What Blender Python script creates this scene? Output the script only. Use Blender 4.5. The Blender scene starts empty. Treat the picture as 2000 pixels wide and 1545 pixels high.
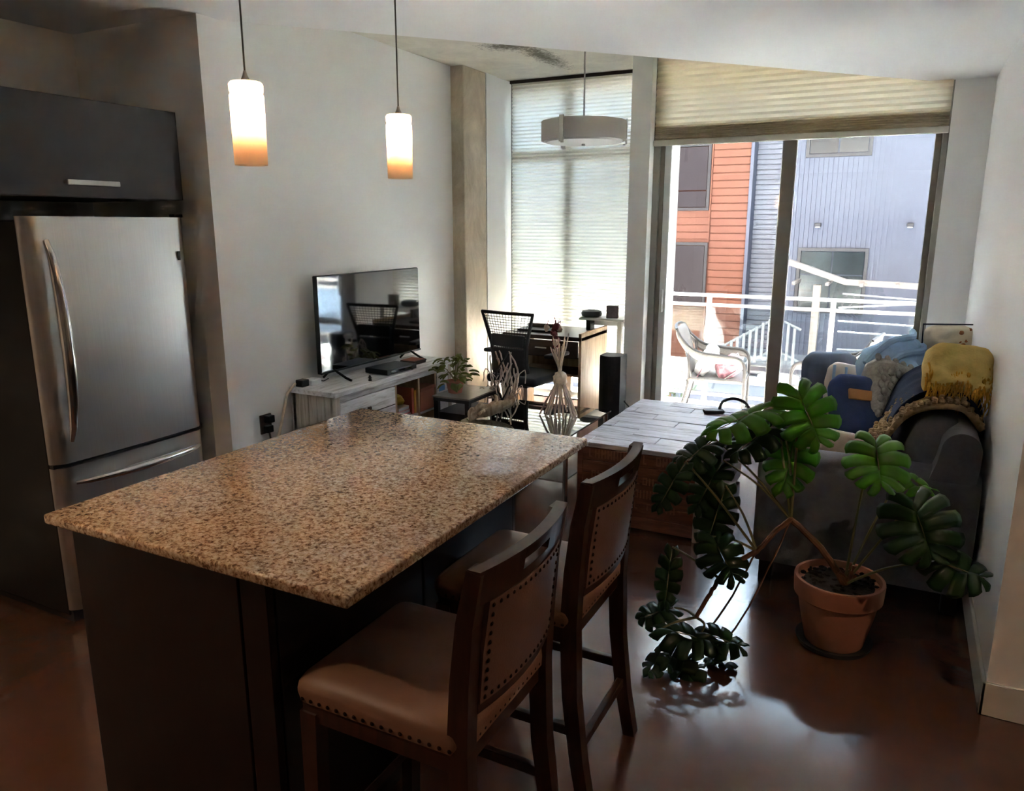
import bpy, bmesh, math, random
from mathutils import Vector, Matrix, noise, Euler

random.seed(7)
PI = math.pi
scene = bpy.context.scene
C = scene.collection

# ------------------------------------------------------------------ camera, light, exposure
cam_d = bpy.data.cameras.new('camera')
cam_d.sensor_width = 36.0
cam_d.lens = 36.0 * 1480.0 / 2000.0
cam_d.clip_start = 0.05
cam = bpy.data.objects.new('camera', cam_d)
C.objects.link(cam)
cam.location = (0, 0, 1.66)
cam.rotation_euler = (math.radians(90 - 12.735), 0, math.radians(27.15))
scene.camera = cam

world = bpy.data.worlds.new('world')
scene.world = world
world.use_nodes = True
bg = world.node_tree.nodes['Background']
bg.inputs['Color'].default_value = (0.62, 0.79, 1.0, 1)
bg.inputs['Strength'].default_value = 1.5

sun_d = bpy.data.lights.new('sun', 'SUN')
sun_d.energy = 60.0
sun_d.angle = math.radians(0.6)
sun_d.color = (0.97, 0.985, 1.0)
sun = bpy.data.objects.new('sun', sun_d)
C.objects.link(sun)
# towards the sun: from the balcony side, a little to the left of it, high
sun_dir = Vector((-0.05, 0.20, 1.0)).normalized()
sun.rotation_euler = sun_dir.to_track_quat('Z', 'Y').to_euler()
sun.location = (0, 12, 12)

scene.view_settings.view_transform = 'Standard'
scene.view_settings.look = 'None'
scene.view_settings.gamma = 1.0
scene.view_settings.use_curve_mapping = False
scene.view_settings.exposure = 4.35
scene.cycles.diffuse_bounces = 8
scene.cycles.max_bounces = 14
scene.cycles.transparent_max_bounces = 16

# ------------------------------------------------------------------ materials
def lin(r, g, b):
    f = lambda c: (c / 255 / 12.92) if c / 255 <= 0.04045 else ((c / 255 + 0.055) / 1.055) ** 2.4
    return (f(r), f(g), f(b), 1.0)

def newmat(name):
    m = bpy.data.materials.new(name)
    m.use_nodes = True
    nt = m.node_tree
    return m, nt, nt.nodes['Principled BSDF']

def N(nt, kind, **kw):
    n = nt.nodes.new(kind)
    for k, v in kw.items():
        if k in n.inputs:
            n.inputs[k].default_value = v
        else:
            setattr(n, k, v)
    return n

def coords(nt, scale=(1, 1, 1), rot=(0, 0, 0)):
    tc = N(nt, 'ShaderNodeTexCoord')
    mp = N(nt, 'ShaderNodeMapping')
    mp.inputs['Scale'].default_value = scale
    mp.inputs['Rotation'].default_value = rot
    nt.links.new(tc.outputs['Object'], mp.inputs['Vector'])
    return mp.outputs['Vector']

def ramp(nt, fac, stops):
    r = N(nt, 'ShaderNodeValToRGB')
    while len(r.color_ramp.elements) < len(stops):
        r.color_ramp.elements.new(0.5)
    for e, (p, c) in zip(r.color_ramp.elements, stops):
        e.position = p
        e.color = c
    nt.links.new(fac, r.inputs['Fac'])
    return r.outputs['Color']

def plain(name, col, rough=0.5, metal=0.0, spec=0.5, var=0.0, vscale=6.0, stretch=(1, 1, 1), bump=0.0, bscale=60.0, **kw):
    """one colour with optional soft tone variation (var) and fine relief (bump)"""
    m, nt, b = newmat(name)
    b.inputs['Roughness'].default_value = rough
    b.inputs['Metallic'].default_value = metal
    b.inputs['Specular IOR Level'].default_value = spec
    b.inputs['Base Color'].default_value = col
    for k, v in kw.items():
        b.inputs[k.replace('_', ' ')].default_value = v
    if var > 0:
        vec = coords(nt, stretch)
        n = N(nt, 'ShaderNodeTexNoise', Scale=vscale, Detail=5.0, Roughness=0.6)
        nt.links.new(vec, n.inputs['Vector'])
        lo = tuple(max(0, c * (1 - var)) for c in col[:3]) + (1,)
        hi = tuple(min(1, c * (1 + var)) for c in col[:3]) + (1,)
        nt.links.new(ramp(nt, n.outputs['Fac'], [(0.3, lo), (0.7, hi)]), b.inputs['Base Color'])
    if bump > 0:
        vec = coords(nt, stretch)
        n = N(nt, 'ShaderNodeTexNoise', Scale=bscale, Detail=4.0)
        nt.links.new(vec, n.inputs['Vector'])
        bp = N(nt, 'ShaderNodeBump', Strength=bump, Distance=0.005)
        nt.links.new(n.outputs['Fac'], bp.inputs['Height'])
        nt.links.new(bp.outputs['Normal'], b.inputs['Normal'])
    return m

def wood(name, cols, stretch=(1, 14, 14), scale=3.0, rough=0.5, bump=0.25):
    m, nt, b = newmat(name)
    b.inputs['Roughness'].default_value = rough
    vec = coords(nt, stretch)
    n = N(nt, 'ShaderNodeTexNoise', Scale=scale, Detail=8.0, Roughness=0.65, Distortion=0.4)
    nt.links.new(vec, n.inputs['Vector'])
    k = len(cols)
    nt.links.new(ramp(nt, n.outputs['Fac'], [(0.28 + 0.44 * i / (k - 1), c) for i, c in enumerate(cols)]), b.inputs['Base Color'])
    bp = N(nt, 'ShaderNodeBump', Strength=bump, Distance=0.004)
    nt.links.new(n.outputs['Fac'], bp.inputs['Height'])
    nt.links.new(bp.outputs['Normal'], b.inputs['Normal'])
    return m

def glass(name, tint=(1, 1, 1, 1), refl=0.08, rough=0.0):
    m = bpy.data.materials.new(name)
    m.use_nodes = True
    nt = m.node_tree
    nt.nodes.clear()
    out = N(nt, 'ShaderNodeOutputMaterial')
    tr = N(nt, 'ShaderNodeBsdfTransparent', Color=tint)
    gl = N(nt, 'ShaderNodeBsdfGlossy', Roughness=rough)
    fr = N(nt, 'ShaderNodeFresnel', IOR=1.45)
    mul = N(nt, 'ShaderNodeMath', operation='MULTIPLY')
    mul.inputs[1].default_value = refl / 0.04 * 0.6
    nt.links.new(fr.outputs['Fac'], mul.inputs[0])
    mx = N(nt, 'ShaderNodeMixShader')
    nt.links.new(mul.outputs[0], mx.inputs['Fac'])
    nt.links.new(tr.outputs[0], mx.inputs[1])
    nt.links.new(gl.outputs[0], mx.inputs[2])
    nt.links.new(mx.outputs[0], out.inputs['Surface'])
    return m

def fabric_translucent(name, col, tcol, fac=0.5, rough=0.9):
    m = bpy.data.materials.new(name)
    m.use_nodes = True
    nt = m.node_tree
    nt.nodes.clear()
    out = N(nt, 'ShaderNodeOutputMaterial')
    d = N(nt, 'ShaderNodeBsdfDiffuse', Color=col, Roughness=rough)
    t = N(nt, 'ShaderNodeBsdfTranslucent', Color=tcol)
    mx = N(nt, 'ShaderNodeMixShader', Fac=fac)
    nt.links.new(d.outputs[0], mx.inputs[1])
    nt.links.new(t.outputs[0], mx.inputs[2])
    nt.links.new(mx.outputs[0], out.inputs['Surface'])
    return m

def granite_mat():
    m, nt, b = newmat('granite')
    vec = coords(nt, (1, 1, 1))
    n1 = N(nt, 'ShaderNodeTexNoise', Scale=95.0, Detail=5.0, Roughness=0.62, Distortion=0.7)
    n2 = N(nt, 'ShaderNodeTexNoise', Scale=38.0, Detail=4.0, Roughness=0.6, Distortion=0.5)
    n3 = N(nt, 'ShaderNodeTexVoronoi', Scale=150.0)
    for n in (n1, n2, n3):
        nt.links.new(vec, n.inputs['Vector'])
    ca = ramp(nt, n1.outputs['Fac'], [(0.36, lin(112, 84, 66)), (0.44, lin(176, 142, 112)), (0.52, lin(220, 194, 164)), (0.64, lin(246, 230, 208))])
    cb = ramp(nt, n2.outputs['Fac'], [(0.36, lin(160, 112, 78)), (0.5, lin(226, 200, 166)), (0.62, lin(196, 184, 164))])
    mx = N(nt, 'ShaderNodeMix', data_type='RGBA', blend_type='MULTIPLY')
    mx.inputs[0].default_value = 0.45
    nt.links.new(ca, mx.inputs[6])
    nt.links.new(cb, mx.inputs[7])
    sp = ramp(nt, n3.outputs['Distance'], [(0.10, (0.25, 0.2, 0.17, 1)), (0.28, (1, 1, 1, 1))])
    mx2 = N(nt, 'ShaderNodeMix', data_type='RGBA', blend_type='MULTIPLY')
    mx2.inputs[0].default_value = 0.45
    nt.links.new(mx.outputs[2], mx2.inputs[6])
    nt.links.new(sp, mx2.inputs[7])
    nt.links.new(mx2.outputs[2], b.inputs['Base Color'])
    b.inputs['Roughness'].default_value = 0.07
    b.inputs['IOR'].default_value = 1.65
    return m

def floor_mat():
    m, nt, b = newmat('stained_floor')
    vec = coords(nt)
    n = N(nt, 'ShaderNodeTexNoise', Scale=1.3, Detail=7.0, Roughness=0.6)
    nt.links.new(vec, n.inputs['Vector'])
    nt.links.new(ramp(nt, n.outputs['Fac'], [(0.3, lin(80, 50, 40)), (0.7, lin(102, 64, 51))]), b.inputs['Base Color'])
    w = N(nt, 'ShaderNodeTexNoise', Scale=9.0, Detail=8.0, Roughness=0.75, Distortion=2.5)
    nt.links.new(vec, w.inputs['Vector'])
    rr = N(nt, 'ShaderNodeMapRange')
    rr.inputs['From Min'].default_value = 0.3
    rr.inputs['From Max'].default_value = 0.7
    rr.inputs['To Min'].default_value = 0.13
    rr.inputs['To Max'].default_value = 0.20
    nt.links.new(w.outputs['Fac'], rr.inputs['Value'])
    nt.links.new(rr.outputs['Result'], b.inputs['Roughness'])
    bp = N(nt, 'ShaderNodeBump', Strength=0.05, Distance=0.004)
    nt.links.new(w.outputs['Fac'], bp.inputs['Height'])
    nt.links.new(bp.outputs['Normal'], b.inputs['Normal'])
    b.inputs['IOR'].default_value = 1.75
    return m

def concrete_mat(name, lo, hi, stain=None):
    m, nt, b = newmat(name)
    vec = coords(nt, (1, 1, 0.5))
    n = N(nt, 'ShaderNodeTexNoise', Scale=4.0, Detail=10.0, Roughness=0.7, Distortion=0.6)
    nt.links.new(vec, n.inputs['Vector'])
    col = ramp(nt, n.outputs['Fac'], [(0.3, lo), (0.7, hi)])
    b.inputs['Roughness'].default_value = 0.85
    if stain:
        # dark mineral streaks left by the formwork, on the concrete itself
        vec2 = coords(nt, (1, 1, 1))
        for (cx, cy, rx, ry, rot) in stain:
            mp = N(nt, 'ShaderNodeMapping')
            mp.vector_type = 'TEXTURE'
            mp.inputs['Location'].default_value = (cx, cy, 2.9)
            mp.inputs['Rotation'].default_value = (0, 0, rot)
            mp.inputs['Scale'].default_value = (rx, ry, 1)
            nt.links.new(vec2, mp.inputs['Vector'])
            ln = N(nt, 'ShaderNodeVectorMath', operation='LENGTH')
            nt.links.new(mp.outputs['Vector'], ln.inputs[0])
            nn = N(nt, 'ShaderNodeTexNoise', Scale=34.0, Detail=8.0, Roughness=0.8)
            nt.links.new(vec2, nn.inputs['Vector'])
            ad = N(nt, 'ShaderNodeMath', operation='MULTIPLY_ADD')
            ad.inputs[1].default_value = 3.0
            nt.links.new(nn.outputs['Fac'], ad.inputs[0])
            nt.links.new(ln.outputs['Value'], ad.inputs[2])
            msk = ramp(nt, ad.outputs[0], [(0.0, (1, 1, 1, 1)), (0.99, (1, 1, 1, 1)), (1.0, (0, 0, 0, 1))])
            mr = N(nt, 'ShaderNodeMapRange')
            mr.inputs['From Min'].default_value = 1.75
            mr.inputs['From Max'].default_value = 2.35
            mr.inputs['To Min'].default_value = 1.0
            mr.inputs['To Max'].default_value = 0.0
            nt.links.new(ad.outputs[0], mr.inputs['Value'])
            mx = N(nt, 'ShaderNodeMix', data_type='RGBA')
            nt.links.new(mr.outputs['Result'], mx.inputs[0])
            nt.links.new(col, mx.inputs[6])
            mx.inputs[7].default_value = lin(104, 102, 88)
            col = mx.outputs[2]
    nt.links.new(col, b.inputs['Base Color'])
    bp = N(nt, 'ShaderNodeBump', Strength=0.2, Distance=0.01)
    nt.links.new(n.outputs['Fac'], bp.inputs['Height'])
    nt.links.new(bp.outputs['Normal'], b.inputs['Normal'])
    return m

M = {}
M['paint'] = plain('wall_paint', lin(238, 238, 237), 0.75, spec=0.25, bump=0.04, bscale=220)
M['ceil'] = plain('ceiling_paint', lin(240, 240, 240), 0.85, spec=0.2)
M['trim'] = plain('trim_paint', lin(226, 222, 212), 0.45)
M['floor'] = floor_mat()
M['concrete'] = concrete_mat('column_concrete', lin(172, 158, 138), lin(226, 213, 192))
M['slab'] = concrete_mat('ceiling_concrete', lin(206, 204, 192), lin(232, 229, 216), stain=[(-2.60, 5.55, 0.14, 0.70, 0.05), (-2.66, 5.18, 0.30, 0.20, 0.35)])
M['granite'] = granite_mat()
M['espresso'] = wood('espresso_wood', [lin(14, 9, 8), lin(21, 13, 11), lin(29, 19, 16)], (8, 8, 1), 4, 0.35, 0.05)
M['stoolwood'] = wood('stool_wood', [lin(40, 22, 17), lin(60, 34, 26), lin(74, 43, 33)], (8, 8, 1), 5, 0.28, 0.05)
M['leather'] = plain('brown_leather', lin(146, 106, 84), 0.38, var=0.12, vscale=5, bump=0.12, bscale=180)
M['leather_back'] = plain('brown_leather_back', lin(126, 92, 78), 0.36, var=0.14, vscale=7, bump=0.12, bscale=180)
M['nail'] = plain('bronze_nail', lin(62, 42, 30), 0.35, 0.9)
M['steel'] = plain('brushed_steel', lin(206, 204, 200), 0.36, 1.0, var=0.04, vscale=3, stretch=(1, 60, 1))
M['chrome'] = plain('chrome', lin(214, 212, 208), 0.14, 1.0)
M['nickel'] = plain('satin_nickel', lin(190, 186, 180), 0.3, 1.0)
M['blackplastic'] = plain('black_plastic', lin(20, 20, 22), 0.4)
M['blackside'] = plain('black_fridge_side', lin(16, 15, 16), 0.5, bump=0.1, bscale=300)
M['cabgrey'] = plain('charcoal_cabinet', lin(58, 55, 52), 0.42)
M['screen'] = plain('tv_screen', lin(12, 12, 14), 0.05, spec=0.5, IOR=2.6)
M['whitewash'] = wood('whitewashed_wood', [lin(150, 142, 138), lin(216, 213, 214), lin(238, 237, 240)], (9, 1, 9), 4, 0.6, 0.3)
M['whitewash_v'] = wood('whitewashed_wood_vertical', [lin(140, 128, 116), lin(184, 174, 162), lin(206, 198, 188)], (12, 12, 1), 3, 0.6, 0.3)
M['trunktop'] = wood('worn_white_planks', [lin(120, 112, 112), lin(188, 184, 189), lin(214, 211, 217)], (1.2, 9, 9), 5, 0.5, 0.35)
M['trunkside'] = wood('reddish_crate_wood', [lin(86, 44, 30), lin(124, 70, 48), lin(148, 92, 62)], (1.2, 9, 9), 3, 0.6, 0.35)
M['trunkletter'] = plain('raised_crate_letters', lin(150, 92, 66), 0.6, var=0.2, vscale=20)
M['trunkdark'] = plain('dark_crate_frame', lin(58, 40, 32), 0.55)
M['sofa'] = plain('charcoal_sofa_fabric', lin(112, 110, 114), 0.85, spec=0.2, var=0.1, vscale=40, bump=0.3, bscale=400)
M['sofadark'] = plain('dark_sofa_foot', lin(30, 26, 26), 0.5)
M['terra'] = plain('terracotta', lin(176, 118, 94), 0.8, spec=0.2, var=0.1, vscale=8, bump=0.1, bscale=90)
M['soil'] = plain('potting_soil', lin(44, 38, 34), 0.95, var=0.4, vscale=40, bump=0.8, bscale=60)
M['saucer'] = plain('dark_saucer', lin(46, 44, 46), 0.5)
M['petiole'] = plain('petiole', lin(120, 112, 66), 0.5, var=0.15)
M['rootbrown'] = plain('brown_stem', lin(120, 80, 52), 0.7, var=0.3, vscale=20)
def leaf_mat(name, a, b_):
    m, nt, b = newmat(name)
    vec = coords(nt)
    n = N(nt, 'ShaderNodeTexNoise', Scale=14.0, Detail=4.0)
    nt.links.new(vec, n.inputs['Vector'])
    nt.links.new(ramp(nt, n.outputs['Fac'], [(0.3, a), (0.7, b_)]), b.inputs['Base Color'])
    b.inputs['Roughness'].default_value = 0.28
    b.inputs['Transmission Weight'].default_value = 0.0
    # thin leaf: light passes through the blade
    tl = N(nt, 'ShaderNodeBsdfTranslucent', Color=(a[0] * 2.6, a[1] * 2.4, a[2] * 1.2, 1))
    mx = N(nt, 'ShaderNodeMixShader', Fac=0.35)
    out = nt.nodes['Material Output']
    nt.links.new(b.outputs[0], mx.inputs[1])
    nt.links.new(tl.outputs[0], mx.inputs[2])
    nt.links.new(mx.outputs[0], out.inputs['Surface'])
    return m
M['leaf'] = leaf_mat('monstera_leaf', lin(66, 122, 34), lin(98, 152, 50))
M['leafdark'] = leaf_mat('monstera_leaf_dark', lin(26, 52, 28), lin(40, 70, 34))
M['pothos'] = leaf_mat('small_plant_leaf', lin(84, 92, 48), lin(120, 122, 72))
M['glass'] = glass('window_glass', (0.96, 0.98, 0.98, 1), 0.06)
M['railglass'] = glass('railing_glass', (0.90, 0.94, 0.95, 1), 0.10)
M['tableglass'] = glass('table_glass', (0.62, 0.66, 0.66, 1), 0.22)
M['frame'] = plain('window_frame_metal', lin(150, 146, 138), 0.4, 0.3)
M['framedark'] = plain('bronze_door_frame', lin(126, 118, 108), 0.45, 0.1)
M['framewhite'] = plain('white_door_frame', lin(214, 216, 216), 0.4)
M['blind'] = fabric_translucent('pleated_blind', lin(226, 222, 206), (0.92, 0.91, 0.87, 1), 0.19)
M['blind_tan'] = fabric_translucent('pleated_blind_tan', lin(212, 200, 174), (0.80, 0.72, 0.58, 1), 0.16)
M['blindrail'] = plain('blind_rail', lin(206, 202, 190), 0.5)
M['darkgap'] = plain('dark_head_channel', lin(40, 30, 26), 0.7)
M['lampshade'] = fabric_translucent('drum_shade', lin(236, 232, 228), (0.8, 0.78, 0.75, 1), 0.5)
M['lampglass'] = plain('drum_diffuser', lin(224, 222, 220), 0.5, spec=0.4)
M['pendantglass'] = fabric_translucent('pendant_shade', lin(250, 236, 220), (0.97, 0.86, 0.74, 1), 0.55)
M['cord'] = plain('lamp_cord', lin(96, 92, 84), 0.5)
M['whiteplastic'] = plain('white_plastic', lin(228, 228, 228), 0.4)
M['tanwood'] = wood('desk_side_wood', [lin(140, 112, 84), lin(176, 146, 114), lin(196, 168, 136)], (8, 8, 1), 3, 0.5, 0.1)
M['deskdark'] = wood('desk_dark_wood', [lin(44, 32, 28), lin(64, 48, 40), lin(80, 60, 50)], (1, 8, 8), 3, 0.35, 0.1)
M['mesh'] = plain('chair_mesh', lin(30, 30, 32), 0.8)
M['chairblack'] = plain('chair_black', lin(24, 25, 28), 0.5)
M['driftwood'] = wood('driftwood', [lin(96, 78, 60), lin(160, 138, 112), lin(200, 184, 160)], (6, 6, 2), 5, 0.8, 0.6)
M['drypale'] = plain('dried_stem', lin(222, 206, 182), 0.8, var=0.2, vscale=20)
M['drygrey'] = plain('dried_branch', lin(206, 190, 176), 0.8, var=0.3, vscale=16)
M['burgundy'] = plain('dried_burgundy', lin(112, 42, 48), 0.8, var=0.3, vscale=30)
M['deck'] = wood('deck_boards', [lin(206, 200, 190), lin(222, 217, 208), lin(234, 230, 222)], (1, 10, 10), 3, 0.7, 0.2)
M['railmetal'] = plain('rail_metal', lin(150, 147, 142), 0.4, 0.2)
M['wicker'] = wood('wicker_weave', [lin(50, 44, 40), lin(80, 73, 68), lin(104, 97, 91)], (30, 30, 30), 4, 0.7, 0.5)
M['chairmetal'] = plain('grey_chair_metal', lin(44, 39, 37), 0.6, 0.0, spec=0.3)

# ------------------------------------------------------------------ mesh helpers
class MB:
    def __init__(self):
        self.bm = bmesh.new()
    def box(self, x0, x1, y0, y1, z0, z1, bev=0.0, seg=2, mat=None):
        vs = [self.bm.verts.new(p) for p in ((x0, y0, z0), (x1, y0, z0), (x1, y1, z0), (x0, y1, z0), (x0, y0, z1), (x1, y0, z1), (x1, y1, z1), (x0, y1, z1))]
        fs = [self.bm.faces.new([vs[i] for i in q]) for q in ((3, 2, 1, 0), (4, 5, 6, 7), (0, 1, 5, 4), (1, 2, 6, 5), (2, 3, 7, 6), (3, 0, 4, 7))]
        if bev > 0:
            es = set(e for f in fs for e in f.edges)
            r = bmesh.ops.bevel(self.bm, geom=list(es), offset=bev, segments=seg, profile=0.5, affect='EDGES')
            vs = list(set(v for f in r['faces'] for v in f.verts) | set(v for v in vs if v.is_valid))
        if mat is not None:
            for v in vs:
                if v.is_valid:
                    v.co = mat @ v.co
        return self
    def ring(self, pts):
        return [self.bm.verts.new(p) for p in pts]
    def loft(self, rings, cap=True, closed=True):
        rs = [self.ring(r) for r in rings]
        n = len(rs[0])
        for a, b in zip(rs, rs[1:]):
            for i in range(n if closed else n - 1):
                j = (i + 1) % n
                self.bm.faces.new((a[i], a[j], b[j], b[i]))
        if cap and closed:
            self.bm.faces.new(rs[0][::-1])
            self.bm.faces.new(rs[-1])
        return self
    def tube(self, pts, r, seg=8, cap=True):
        pts = [Vector(p) for p in pts]
        rr = r if isinstance(r, (list, tuple)) else [r] * len(pts)
        rings = []
        prev = None
        for i, p in enumerate(pts):
            d = (pts[min(i + 1, len(pts) - 1)] - pts[max(i - 1, 0)]).normalized()
            if prev is None:
                a = Vector((0, 0, 1)) if abs(d.z) < 0.9 else Vector((1, 0, 0))
                u = d.cross(a).normalized()
            else:
                u = (prev - d * prev.dot(d)).normalized()
            prev = u
            v = d.cross(u)
            rings.append([p + (u * math.cos(2 * PI * k / seg) + v * math.sin(2 * PI * k / seg)) * rr[i] for k in range(seg)])
        return self.loft(rings, cap)
    def cyl(self, p0, p1, r0, r1=None, seg=20):
        return self.tube([p0, p1], [r0, r0 if r1 is None else r1], seg)
    def lathe(self, prof, c=(0, 0, 0), seg=32):
        rings = [[(c[0] + max(r, 1e-4) * math.cos(2 * PI * k / seg), c[1] + max(r, 1e-4) * math.sin(2 * PI * k / seg), c[2] + z) for k in range(seg)] for r, z in prof]
        return self.loft(rings, True)
    def ell(self, c, rad, seg=16, rings=8, mat=None, nz=0.0, nf=6.0, off=0.0):
        rs = []
        for i in range(rings + 1):
            t = PI * (i + 0.02) / (rings + 0.04)
            ring = []
            for k in range(seg):
                p = Vector((math.sin(t) * math.cos(2 * PI * k / seg), math.sin(t) * math.sin(2 * PI * k / seg), -math.cos(t)))
                if nz:
                    p *= 1 + nz * noise.noise(p * nf + Vector((off, off * 2, 0)))
                q = Vector((p.x * rad[0], p.y * rad[1], p.z * rad[2]))
                if mat is not None:
                    q = mat @ q
                ring.append(q + Vector(c))
            rs.append(ring)
        return self.loft(rs, True)
    def prism(self, pts, z0, z1):
        return self.loft([[(x, y, z0) for x, y in pts], [(x, y, z1) for x, y in pts]])
    def ribbon(self, xz, thick, y0, y1):
        """a bent board: polyline in the XZ plane, given thickness, from y0 to y1"""
        pts = [Vector((x, 0, z)) for x, z in xz]
        rings = []
        for i, p in enumerate(pts):
            d = (pts[min(i + 1, len(pts) - 1)] - pts[max(i - 1, 0)]).normalized()
            n = Vector((d.z, 0, -d.x))
            t = thick[i] if isinstance(thick, (list, tuple)) else thick
            a, b = p + n * t / 2, p - n * t / 2
            rings.append([(a.x, y0, a.z), (a.x, y1, a.z), (b.x, y1, b.z), (b.x, y0, b.z)])
        return self.loft(rings)
    def grid(self, fn, nu, nv):
        vs = [[self.bm.verts.new(fn(i / nu, j / nv)) for j in range(nv + 1)] for i in range(nu + 1)]
        for i in range(nu):
            for j in range(nv):
                self.bm.faces.new((vs[i][j], vs[i + 1][j], vs[i + 1][j + 1], vs[i][j + 1]))
        return self
    def build(self, name, mat, parent=None, smooth=False, loc=None, rot=None, angle=40):
        bmesh.ops.recalc_face_normals(self.bm, faces=self.bm.faces)
        me = bpy.data.meshes.new(name)
        self.bm.to_mesh(me)
        self.bm.free()
        me.materials.append(M[mat] if isinstance(mat, str) else mat)
        if smooth:
            me.polygons.foreach_set('use_smooth', [True] * len(me.polygons))
            me.set_sharp_from_angle(angle=math.radians(angle))
        return link(name, me, parent, loc, rot)

def link(name, me, parent=None, loc=None, rot=None):
    o = bpy.data.objects.new(name, me)
    C.objects.link(o)
    o.parent = parent
    if loc is not None:
        o.location = loc
    if rot is not None:
        o.rotation_euler = rot
    return o

def thing(name, label, cat, loc=(0, 0, 0), rotz=0.0, group=None):
    o = bpy.data.objects.new(name, None)
    C.objects.link(o)
    o.empty_display_size = 0.05
    o.location = loc
    o.rotation_euler = (0, 0, rotz)
    o['label'] = label
    o['category'] = cat
    if group:
        o['group'] = group
    return o

def tag(o, label, cat, group=None):
    o['label'] = label
    o['category'] = cat
    if group:
        o['group'] = group
    return o

def struct(o, label=None):
    o['kind'] = 'structure'
    if label:
        o['label'] = label
    return o

def sroot(name, label, loc=(0, 0, 0)):
    o = bpy.data.objects.new(name, None)
    C.objects.link(o)
    o.empty_display_size = 0.05
    o.location = loc
    return struct(o, label)

def dup(o, parent=None):
    c = o.copy()
    C.objects.link(c)
    c.parent = parent
    for ch in list(o.children):
        dup(ch, c)
    return c

def solid(o, t):
    md = o.modifiers.new('thickness', 'SOLIDIFY')
    md.thickness = t
    md.offset = 0
    return o

def subsurf(o, n=2):
    md = o.modifiers.new('smooth', 'SUBSURF')
    md.levels = n
    md.render_levels = n
    return o

def pillow(w, h, t, pinch=0.08, nz=0.0, n=14, seed=0.0, rnd=0.25):
    """a stuffed cushion lying in local XY, thickness along Z"""
    b = MB()
    for s in (1, -1):
        def fn(a, c):
            u, v = a * 2 - 1, c * 2 - 1
            k = 1 - pinch * (1 - abs(u) ** 2) * abs(v) ** 3
            k2 = 1 - pinch * (1 - abs(v) ** 2) * abs(u) ** 3
            z = ((1 - u ** 4) * (1 - v ** 4)) ** 0.45
            p = Vector((u * w / 2 * k2 * (1 - rnd * v ** 4 * u * u), v * h / 2 * k * (1 - rnd * u ** 4 * v * v), s * z * t / 2))
            if nz:
                p.z += nz * noise.noise(Vector((u * 2.3 + seed, v * 2.3, s))) * z
            return p
        b.grid(fn, n, n)
    bmesh.ops.remove_doubles(b.bm, verts=b.bm.verts, dist=1e-4)
    return b

# dimensions of the room (metres)
XR = 0.392          # right wall
XT = -3.42          # wall behind the television
YD = 5.88           # balcony door wall
YW = 6.40           # pleated blind window
ZS = 2.56           # dropped ceiling
ZC = 2.90           # concrete slab

# ================================================================== THE SETTING
# floor
f = MB().box(-4.0, 3.2, -3.2, 2.60, -0.12, 0.0)
f.box(XT - 0.2, 3.2, 2.60, YD + 0.12, -0.12, 0.0)
f.box(XT - 0.2, -1.80, YD + 0.12, YW + 0.15, -0.12, 0.0)
struct(f.build('floor', 'floor'), 'dark reddish brown polished floor')

# ceilings: dropped kitchen ceiling with a diagonal edge, bare concrete slab beyond it
edge = [(-2.87, 2.71), (0.26, 6.12)]
s = MB().prism([(-4.0, -3.2), (3.2, -3.2), (3.2, 6.12), edge[1], edge[0], (-2.87, 2.57), (-4.0, 2.57)], ZS, 3.05)
struct(s.build('ceiling', 'ceil'), 'white dropped ceiling with a diagonal edge')
s = MB().box(XT - 0.2, 3.2, 2.5, 6.75, ZC, 3.06)
struct(s.build('ceiling_slab', 'slab'), 'bare concrete ceiling slab with dark streak')

# walls
def wall(name, boxes, mat='paint', label=None):
    b = MB()
    for q in boxes:
        b.box(*q)
    return struct(b.build(name, mat), label)
wall('wall_tv', [(XT - 0.15, XT, 2.6, 5.58, 0, ZC)], label='tall white wall behind the television')
wall('wall_partition', [(-3.72, -2.87, 2.57, 2.71, 0, ZS)], label='white wall end beside the fridge')
wall('wall_kitchen', [(-3.85, -3.72, -3.2, 2.71, 0, ZS)], label='shaded kitchen wall behind the fridge')
wall('wall_back', [(-3.85, 3.2, -3.3, -3.2, 0, ZS)], label='kitchen wall behind the camera')
wall('wall_right', [(XR, XR + 0.14, 2.82, YD + 0.12, 0, ZC)], label='white wall behind the sofa')
wall('wall_hall', [(XR + 0.14, 3.2, 2.82, 2.96, 0, ZS), (3.1, 3.2, -3.2, 2.82, 0, ZS)], label='white hall wall right of the sofa corner')
wall('wall_pier', [(-1.955, -1.80, 5.78, YW + 0.15, 0, ZC)], label='narrow white pier between window and balcony door')
wall('wall_door_side', [(0.165, XR, YD, YD + 0.12, 0, ZC)], label='white wall strip right of the balcony door')
# concrete column and the painted returns between it and the window
struct(MB().box(XT - 0.15, -3.30, 5.58, 5.95, 0, ZC, 0.006, 1).build('wall_column', 'concrete'), 'bare concrete column in the corner')
wall('wall_window_side', [(XT - 0.15, -3.295, 5.95, 6.14, 0, ZC)], label='white strip beside the concrete column')
wall('wall_window_return', [(XT - 0.15, -3.31, 6.14, YW + 0.15, 0, ZC)], label='narrow return wall left of the tall blind')
# below / above window and door
wall('wall_under_window', [(-3.31, -1.955, YW, YW + 0.12, 0, 0.07)], label='low sill wall under the tall window')

# baseboards
def base(name, boxes):
    b = MB()
    for q in boxes:
        b.box(*q, 0.003, 1)
    return struct(b.build(name, 'trim'), 'white baseboard')
base('baseboard_right', [(XR - 0.014, XR, 2.806, YD, 0, 0.125), (XR - 0.014, 3.1, 2.806, 2.82, 0, 0.125)])
base('baseboard_left', [(XT, XT + 0.014, 2.71, 5.58, 0, 0.11)])
base('baseboard_partition', [(-2.87, -2.856, 2.57, 2.71, 0, 0.11)])

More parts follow.
